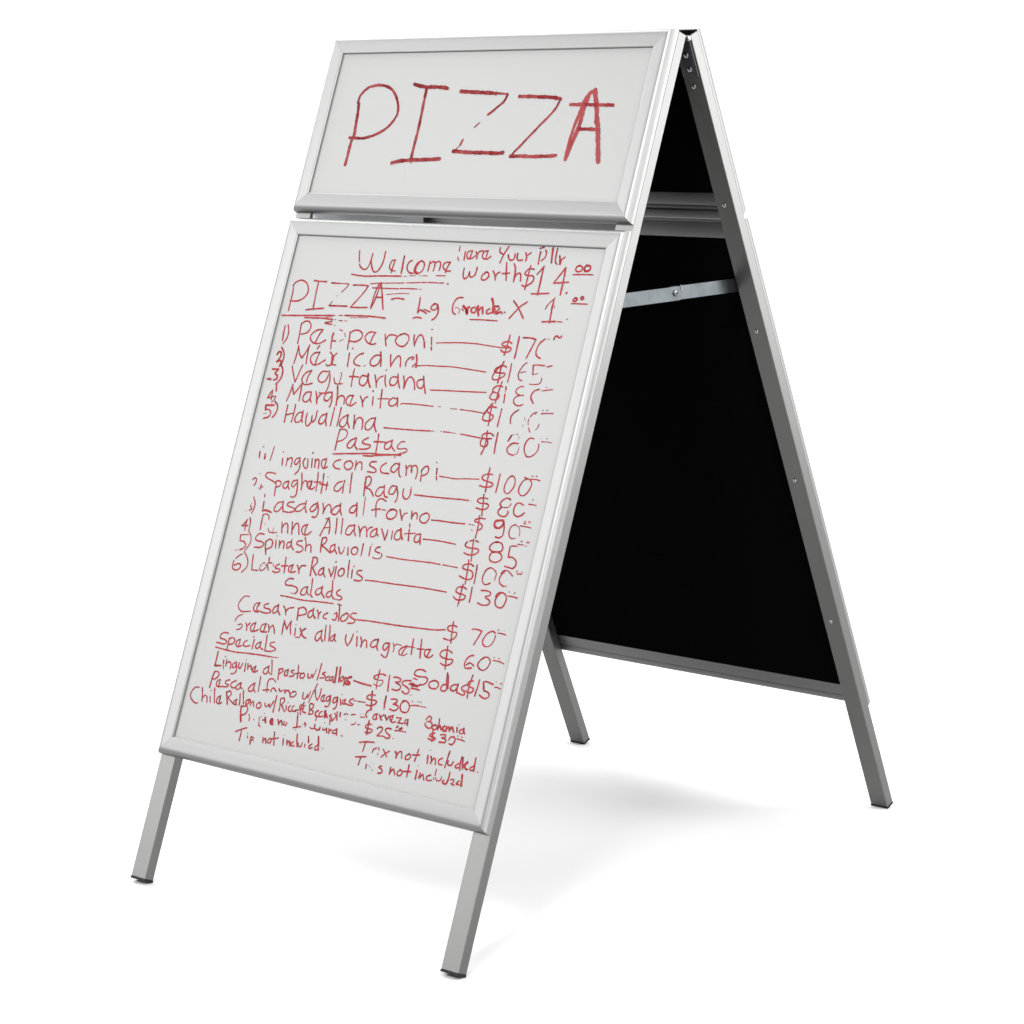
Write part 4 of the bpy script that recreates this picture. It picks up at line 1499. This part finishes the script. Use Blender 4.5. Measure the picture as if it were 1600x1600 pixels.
def write(name, text, material, parent, wscale, seed, thin_bias):
    rnd = random.Random(seed)
    bm = bmesh.new()
    thin = bm.verts.layers.float.new('thin'); start = bm.verts.layers.float.new('start')
    top = 0.0385
    for si, line in enumerate(l for l in text.split('\n') if l.strip()):
        head, body = line.split(':')
        tone = ''
        if head[0] in 'lp': tone, head = head[0], head[1:]
        wd = float(head)/10*MM_PER_PX*wscale
        pts = [Vector((float(a)/10000, float(b)/10000)) for a, b in (t.split(',') for t in body.split())]
        c = catmull(pts, 0.0022)
        n = len(c)
        L = sum((c[i+1] - c[i]).length for i in range(n - 1))
        lift = top + 0.00035 + (si % 7)*0.00004
        has_start = rnd.random() < 0.35 and not tone
        sl = 0.012 + 0.012*rnd.random()
        ph = rnd.random()*6.3; ph2 = rnd.random()*6.3
        tb = thin_bias + rnd.uniform(-0.12, 0.12) + (0.75 if tone == 'l' else 0) + (0.5 if tone == 'p' else 0)
        dist = 0
        rows = []
        for i in range(n):
            d = (c[min(i+1, n-1)] - c[max(i-1, 0)])
            d = d.normalized() if d.length > 1e-9 else Vector((1, 0))
            nrm = Vector((-d.y, d.x))
            if i: dist += (c[i] - c[i-1]).length
            k = 1.0 + 0.09*math.sin(dist*170 + ph) + 0.06*math.sin(dist*410 + ph2) + rnd.uniform(-0.09, 0.09)
            hw = wd*0.5*k
            j = nrm*rnd.uniform(-0.06, 0.06)*wd
            a = bm.verts.new(frame_pt(-1, c[i].x + nrm.x*hw + j.x, c[i].y + nrm.y*hw + j.y, lift))
            b = bm.verts.new(frame_pt(-1, c[i].x - nrm.x*hw + j.x, c[i].y - nrm.y*hw + j.y, lift))
            for q in (a, b):
                q[thin] = tb; q[start] = max(0.0, 1 - dist/sl)*0.65 if has_start else 0.0
            rows.append((a, b, d, nrm, hw, lift))
        for r, s in zip(rows, rows[1:]):
            bm.faces.new((r[0], r[1], s[1], s[0]))
        # round ends
        for idx, sg in ((0, -1), (-1, 1)):
            a, b, d, nrm, hw, lf = rows[idx]
            ctr = c[idx]
            arc = []
            for q in range(1, 6):
                t = math.pi*q/6
                e = nrm*math.cos(t)*hw + d*sg*math.sin(t)*hw
                vv = bm.verts.new(frame_pt(-1, ctr.x + e.x, ctr.y + e.y, lf)); vv[thin] = a[thin]; vv[start] = a[start]
                arc.append(vv)
            try: bm.faces.new([a] + arc + [b])
            except ValueError: pass
    me = bpy.data.meshes.new(name)
    bm.normal_update()
    ax = out_axis(-1)
    for f in bm.faces:
        if f.normal.dot(ax) < 0: f.normal_flip()
    bm.to_mesh(me); bm.free(); me.materials.append(material)
    o = bpy.data.objects.new(name, me); C.objects.link(o); o.parent = parent
    return o
write('lettering', INK_HEADER, INK1, header_sheet, 1.22, 3, 0.0)
write('handwriting', INK_MENU, INK2, menu_sheet, 0.98, 5, 0.1)
